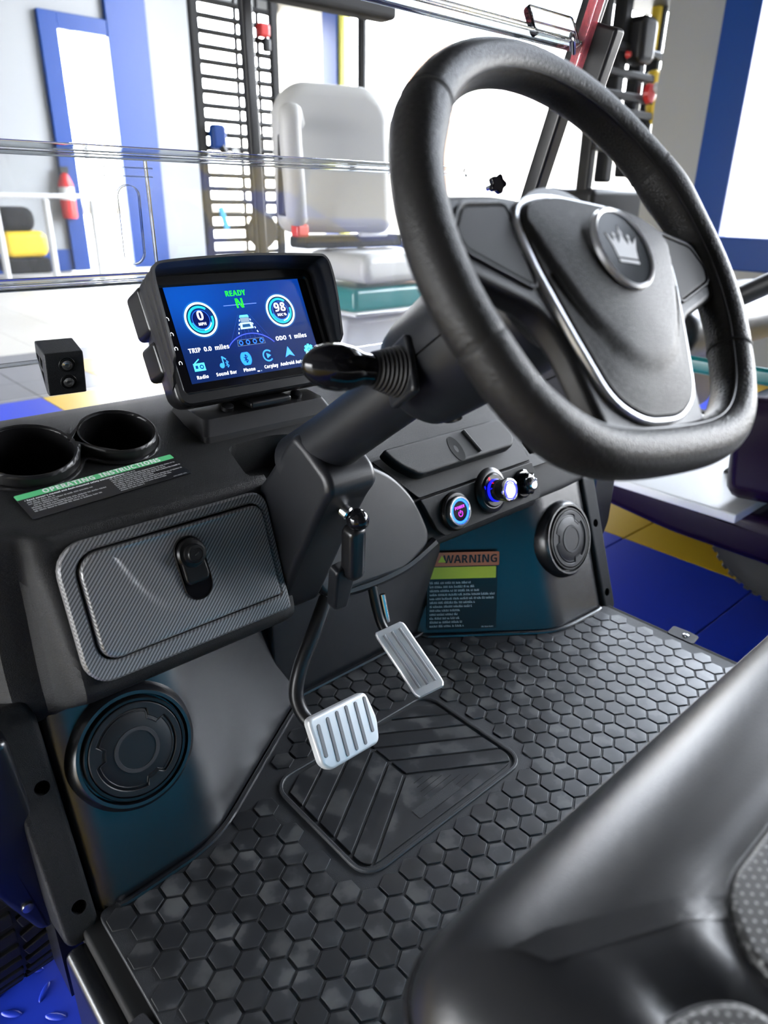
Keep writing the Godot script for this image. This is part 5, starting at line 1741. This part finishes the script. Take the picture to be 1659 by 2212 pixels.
func build_background() -> void:
	# lattice of black steel gridwall
	var g := thing("grid_display", "black steel grid display rack standing by the pale column", "rack")
	for x in [3.90, 4.78]:
		slab(g, "upright", V3(x - 0.035, 0, -7.035), V3(x + 0.035, 3.3, -6.965), M.grid_steel)
	for k in 26:
		put(g, "rail", tube(PackedVector3Array([V3(3.90, 0.16 + 0.122 * k, -7), V3(4.78, 0.16 + 0.122 * k, -7)]), 0.026, 8), M.grid_steel)
	for x in [4.35, 4.60]:
		put(g, "wire", tube(PackedVector3Array([V3(x, 0.1, -7.01), V3(x, 3.25, -7.01)]), 0.02, 8), M.grid_steel)
	var bl := thing("blue_tool", "blue and black tool hanging on the grid rack at the left edge", "tool", Transform3D(Basis(), V3(4.03, 1.72, -6.922)))
	put(bl, "body", box(0.16, 0.22, 0.1, 0.03), M.blue_frame)
	put(bl, "grip", tube(PackedVector3Array([V3(0.02, -0.08, 0.02), V3(0.10, -0.24, 0.03)]), 0.04, 10), M.grid_steel)
	put(bl, "disc", lathe([Vector2(0, 0), Vector2(0.05, 0), Vector2(0.05, 0.02), Vector2(0, 0.02)], 20), M.white_panel, Transform3D(Basis(), V3(0.16, -0.14, 0.04)))
	var sb := thing("blue_strap", "bright light blue strap hung low on the grid rack", "strap", Transform3D(Basis(Vector3.BACK, 0.3), V3(4.06, 0.98, -6.963)))
	put(sb, "band", box(0.06, 0.22, 0.02, 0.008), M.sky_blue)
	var dk := thing("grey_disc", "dark grey round cushion leaning before the grid rack", "cushion", Transform3D(Basis(), V3(4.50, 0.86, -6.931)))
	put(dk, "pad", lathe([Vector2(0, -0.04), Vector2(0.16, -0.04), Vector2(0.19, 0.0), Vector2(0.16, 0.04), Vector2(0, 0.04)], 28), M.tyre_rubber)
	var rt := thing("red_tool", "small red and black tool at the grid rack's top right", "tool", Transform3D(Basis(), V3(4.62, 2.68, -6.932)))
	put(rt, "body", box(0.12, 0.12, 0.08, 0.02), M.red_paint)
	put(rt, "grip", box(0.08, 0.12, 0.06, 0.02), M.grid_steel, Transform3D(Basis(), V3(0.03, -0.12, 0)))

	# the cart parked ahead, its rear-facing seat towards us
	var c := thing("parked_cart", "parked white golf cart ahead with a grey rear seat and black roof posts", "golf cart")
	var seat := plate(rrect(0.50, 0.55, 0.10, 10, [0.14, 0.14, 0.06, 0.05]), 0.12, 0.05, 6, true)
	put(c, "seat_back", seat, M.grey_vinyl, facing(V3(2.04, 1.315, -2.62), V3(-0.28, 0.10, 0.95)))
	put(c, "seat_panel", plate(rrect(0.30, 0.40, 0.09, 8), 0.012, 0.006, 3), M.grey_vinyl, facing(V3(2.04, 1.315, -2.62) + V3(-0.28, 0.10, 0.95).normalized() * 0.118 + V3(0.04, -0.06, 0.0), V3(-0.28, 0.10, 0.95)))
	put(c, "armrest", tube(smooth([V3(1.80, 1.44, -2.52), V3(1.735, 1.47, -2.45), V3(1.725, 1.38, -2.44), V3(1.735, 1.24, -2.44), V3(1.755, 1.13, -2.46), V3(1.775, 1.10, -2.48)], 6), 0.042, 12, false, PackedFloat32Array(), 0.7), M.grey_vinyl)
	put(c, "hinge_bracket", box(0.06, 0.30, 0.05, 0.01), M.satin_black, Transform3D(Basis(Vector3.BACK, -0.05), V3(1.80, 1.26, -2.58)))
	put(c, "seat_rail", box(0.56, 0.05, 0.12, 0.01), M.void_black, Transform3D(Basis(), V3(2.15, 1.01, -2.62)))
	put(c, "catch", box(0.16, 0.03, 0.02, 0.008), M.white_panel, Transform3D(Basis(), V3(2.19, 1.045, -2.5)))
	put(c, "seat_cushion", box(0.52, 0.12, 0.40, 0.035), M.grey_vinyl, Transform3D(Basis(), V3(2.23, 0.915, -2.50)))
	put(c, "tail_body", box(0.60, 0.10, 0.36, 0.02), M.teal_trim, Transform3D(Basis(), V3(2.25, 0.79, -2.52)))
	put(c, "tail_edge", box(0.62, 0.02, 0.38, 0.008), M.white_panel, Transform3D(Basis(), V3(2.25, 0.735, -2.51)))
	put(c, "tail_panel", box(0.5, 0.5, 0.3, 0.03), M.white_panel, Transform3D(Basis(), V3(2.25, 0.45, -2.62)))
	put(c, "roof_post", plate(rrect(0.04, 0.05, 0.01, 3), 1.45).moved(facing(V3(1.845, 0.55, -2.85), V3(-0.02, 1.0, 0.0))), M.satin_black)
	put(c, "roof_post", plate(rrect(0.03, 0.04, 0.01, 3), 1.45).moved(facing(V3(2.42, 0.55, -2.85), V3(0.0, 1.0, 0.0))), M.satin_black)
	put(c, "roof_beam", box(0.62, 0.11, 0.10, 0.02), M.void_black, Transform3D(Basis(Vector3.BACK, 0.02), V3(2.16, 1.93, -2.72)))
	put(c, "belt", box(0.06, 0.05, 0.05, 0.01), M.red_paint, Transform3D(Basis(), V3(1.80, 1.06, -2.50)))
	put(c, "undertray", box(0.9, 0.3, 1.6, 0.03), M.void_black, Transform3D(Basis(), V3(2.35, 0.42, -3.5)))

	# machine with yellow panels at upper right
	var m := thing("yellow_machine", "black machine with yellow side panels standing in the far right window", "machine")
	var mz := -3.85
	for q in [[5.78, 1.9, 0.10, 1.6], [6.05, 2.05, 0.12, 1.4], [6.36, 2.0, 0.10, 1.2], [6.62, 2.2, 0.07, 1.3]]:
		put(m, "mast", box(q[2], q[3], 0.12, 0.02), M.grid_steel, Transform3D(Basis(), V3(q[0], q[1], mz)))
	put(m, "top_guard", box(1.2, 0.16, 0.5, 0.04), M.grid_steel, Transform3D(Basis(), V3(6.25, 2.80, mz)))
	for y in [1.62, 1.90, 2.02, 2.18, 2.36]:
		put(m, "cross_bar", box(0.95, 0.06, 0.09, 0.015), M.grid_steel, Transform3D(Basis(), V3(6.22, y, mz + 0.04)))
	put(m, "yellow_panel", box(0.20, 0.42, 0.10, 0.03), M.yellow_paint, Transform3D(Basis(Vector3.BACK, 0.2), V3(6.66, 2.06, mz + 0.05)))
	put(m, "yellow_panel", box(0.10, 0.40, 0.08, 0.02), M.yellow_paint, Transform3D(Basis(), V3(6.58, 2.60, mz)))
	put(m, "lamp", lathe([Vector2(0, 0), Vector2(0.08, 0.0), Vector2(0.07, 0.04), Vector2(0, 0.06)], 20), M.red_paint, Transform3D(Basis(), V3(6.44, 2.06, mz + 0.1)))
	put(m, "lens", lathe([Vector2(0, 0), Vector2(0.045, 0.0), Vector2(0.04, 0.03), Vector2(0, 0.04)], 16), M.white_panel, Transform3D(Basis(), V3(6.47, 2.10, mz + 0.15)))
	put(m, "knob", lathe([Vector2(0, 0), Vector2(0.03, 0.0), Vector2(0.02, 0.03), Vector2(0, 0.04)], 14), M.red_paint, Transform3D(Basis(), V3(6.03, 2.30, mz + 0.1)))
	put(m, "motor", box(0.24, 0.34, 0.2, 0.05), M.satin_black, Transform3D(Basis(), V3(6.22, 2.42, mz + 0.08)))
	put(m, "base", box(1.1, 1.3, 0.5, 0.05), M.grid_steel, Transform3D(Basis(), V3(6.25, 0.65, mz - 0.1)))

	# fire extinguisher on the far wall
	var f := thing("fire_extinguisher", "red fire extinguisher hung on the far grey wall left of the doorway", "extinguisher", Transform3D(Basis(), V3(4.63, 1.1, -12.85)))
	put(f, "cylinder", lathe([Vector2(0, -0.28), Vector2(0.11, -0.28), Vector2(0.12, -0.24), Vector2(0.12, 0.22), Vector2(0.07, 0.36), Vector2(0.03, 0.40), Vector2(0, 0.40)], 24, Transform3D(Basis(Vector3.RIGHT, -PI / 2), Vector3.ZERO)), M.red_paint)
	put(f, "label_band", lathe([Vector2(0.121, 0.0), Vector2(0.1225, 0.001), Vector2(0.1225, 0.19), Vector2(0.121, 0.191)], 24, Transform3D(Basis(Vector3.RIGHT, -PI / 2), Vector3.ZERO)), M.white_panel)
	put(f, "valve", box(0.14, 0.10, 0.06, 0.01), M.grid_steel, Transform3D(Basis(), V3(0, 0.44, 0)))
	# yellow floor cleaner and pale rail posts before the same wall
	var y := thing("floor_cleaner", "yellow and black floor cleaning machine at the far left wall", "machine", Transform3D(Basis(), V3(3.55, 0, -12.0)))
	put(y, "tank", box(0.62, 0.36, 0.5, 0.08), M.yellow_paint, Transform3D(Basis(), V3(0, 0.50, 0)))
	put(y, "hood", box(0.50, 0.34, 0.4, 0.1), M.void_black, Transform3D(Basis(), V3(-0.05, 0.84, 0)))
	put(y, "base", box(0.62, 0.22, 0.5, 0.04), M.void_black, Transform3D(Basis(), V3(0, 0.2, 0)))
	for q in [[3.06, -11.2, "pale grey barrier post farthest left before the yellow floor cleaner"], [3.72, -11.2, "pale grey barrier post between floor cleaner and red extinguisher"], [4.45, -11.4, "pale grey barrier post nearest the blue door frame"]]:
		var p := thing("rail_post", q[2], "post", Transform3D(Basis(), V3(q[0], 0, q[1])), "barrier posts at the far wall")
		put(p, "tube", lathe([Vector2(0, 0), Vector2(0.09, 0), Vector2(0.09, 0.02), Vector2(0.045, 0.03), Vector2(0.045, 1.11), Vector2(0, 1.13)], 16, Transform3D(Basis(Vector3.RIGHT, -PI / 2), Vector3.ZERO)), M.white_panel)
	var rail := thing("barrier_rail", "pale top rail joining the barrier posts", "rail")
	put(rail, "tube", tube(PackedVector3Array([V3(2.4, 1.16, -11.2), V3(3.72, 1.16, -11.2), V3(4.45, 1.16, -11.4)]), 0.03, 8), M.white_panel)

	# the cart parked alongside, on the passenger side
	var nb := thing("neighbour_cart", "dark purple golf cart parked alongside to the right", "golf cart")
	put(nb, "rocker", plate(rounded([Vector2(-1.45, 0.28), Vector2(-0.9, 0.22), Vector2(0.6, 0.22), Vector2(0.6, 0.36), Vector2(-0.45, 0.36), Vector2(-1.25, 0.36), Vector2(-1.5, 0.40)], 0.05), 0.9, 0.03, 3, true), M.dark_purple, frame(V3(2.95, 0, 0), V3(0, 0, 1), Vector3.UP))
	put(nb, "cowl", plate(rounded([Vector2(-1.9, 0.36), Vector2(-1.32, 0.36), Vector2(-1.22, 0.66), Vector2(-1.05, 0.72), Vector2(-1.02, 0.84), Vector2(-1.2, 0.92), Vector2(-1.8, 0.80)], 0.06), 0.9, 0.05, 4, true), M.satin_black, frame(V3(3.15, 0, 0), V3(0, 0, 1), Vector3.UP))
	put(nb, "floor_panel", box(0.95, 0.03, 0.62, 0.006), M.pale_floor, frame(V3(2.43, 0.372, -0.99), Vector3.RIGHT, Vector3.UP))
	put(nb, "seat_side", box(0.9, 0.30, 0.5, 0.04), M.dark_purple, frame(V3(2.46, 0.57, -0.52), Vector3.RIGHT, V3(0, 1, -0.1)))
	put(nb, "teal_band", box(0.03, 0.05, 0.5, 0.01), M.teal_trim, Transform3D(Basis(), V3(2.22, 0.72, -1.0)))
	put(nb, "roof_panel", plate(rrect(1.22, 2.4, 0.16, 6), 0.06, 0.02, 3, true), M.void_black, frame(V3(2.56, 1.92, -0.56), Vector3.RIGHT, Vector3.FORWARD))
	for x in [2.10, 3.02]:
		put(nb, "roof_post", tube(PackedVector3Array([V3(x, 0.30, 0.52), V3(x, 1.93, 0.45)]), 0.018, 10), M.satin_black)
	put(nb, "far_skirt", box(0.06, 0.34, 2.2, 0.01), M.void_black, Transform3D(Basis(), V3(3.06, 0.19, -0.6)))
	put(nb, "column", tube(PackedVector3Array([V3(2.62, 0.86, -1.12), V3(2.62, 1.13, -0.66)]), 0.035, 14), M.satin_black)
	var ring := PackedVector3Array()
	var wa := facing(V3(2.62, 1.17, -0.66), V3(0, 0.6, 0.8))
	for i in 48:
		ring.append(wa * V3(cos(TAU * i / 48) * 0.175, sin(TAU * i / 48) * 0.175, 0))
	put(nb, "steering_wheel", tube(ring, 0.017, 12, true), M.wheel_leather)
	put(nb, "wheel_spoke", tube(PackedVector3Array([wa * V3(-0.17, -0.02, 0), wa * V3(0, -0.03, -0.02), wa * V3(0.17, -0.02, 0)]), 0.016, 10), M.wheel_leather)
	wheel_of(nb, "front_wheel", V3(2.36, 0.27, -0.62), 0.27, 0.20, 0.0)


func build_roof(cart: Node3D) -> void:
	# the near cart's own roof, above the camera: it shades the dashboard
	put(cart, "roof_panel", box(1.30, 0.05, 2.2, 0.02), M.satin_black, Transform3D(Basis(), V3(0.713, 1.95, -0.12)))
	wheel_of(cart, "front_wheel", V3(0.045, 0.27, -1.070), 0.27, 0.15, 0.04)
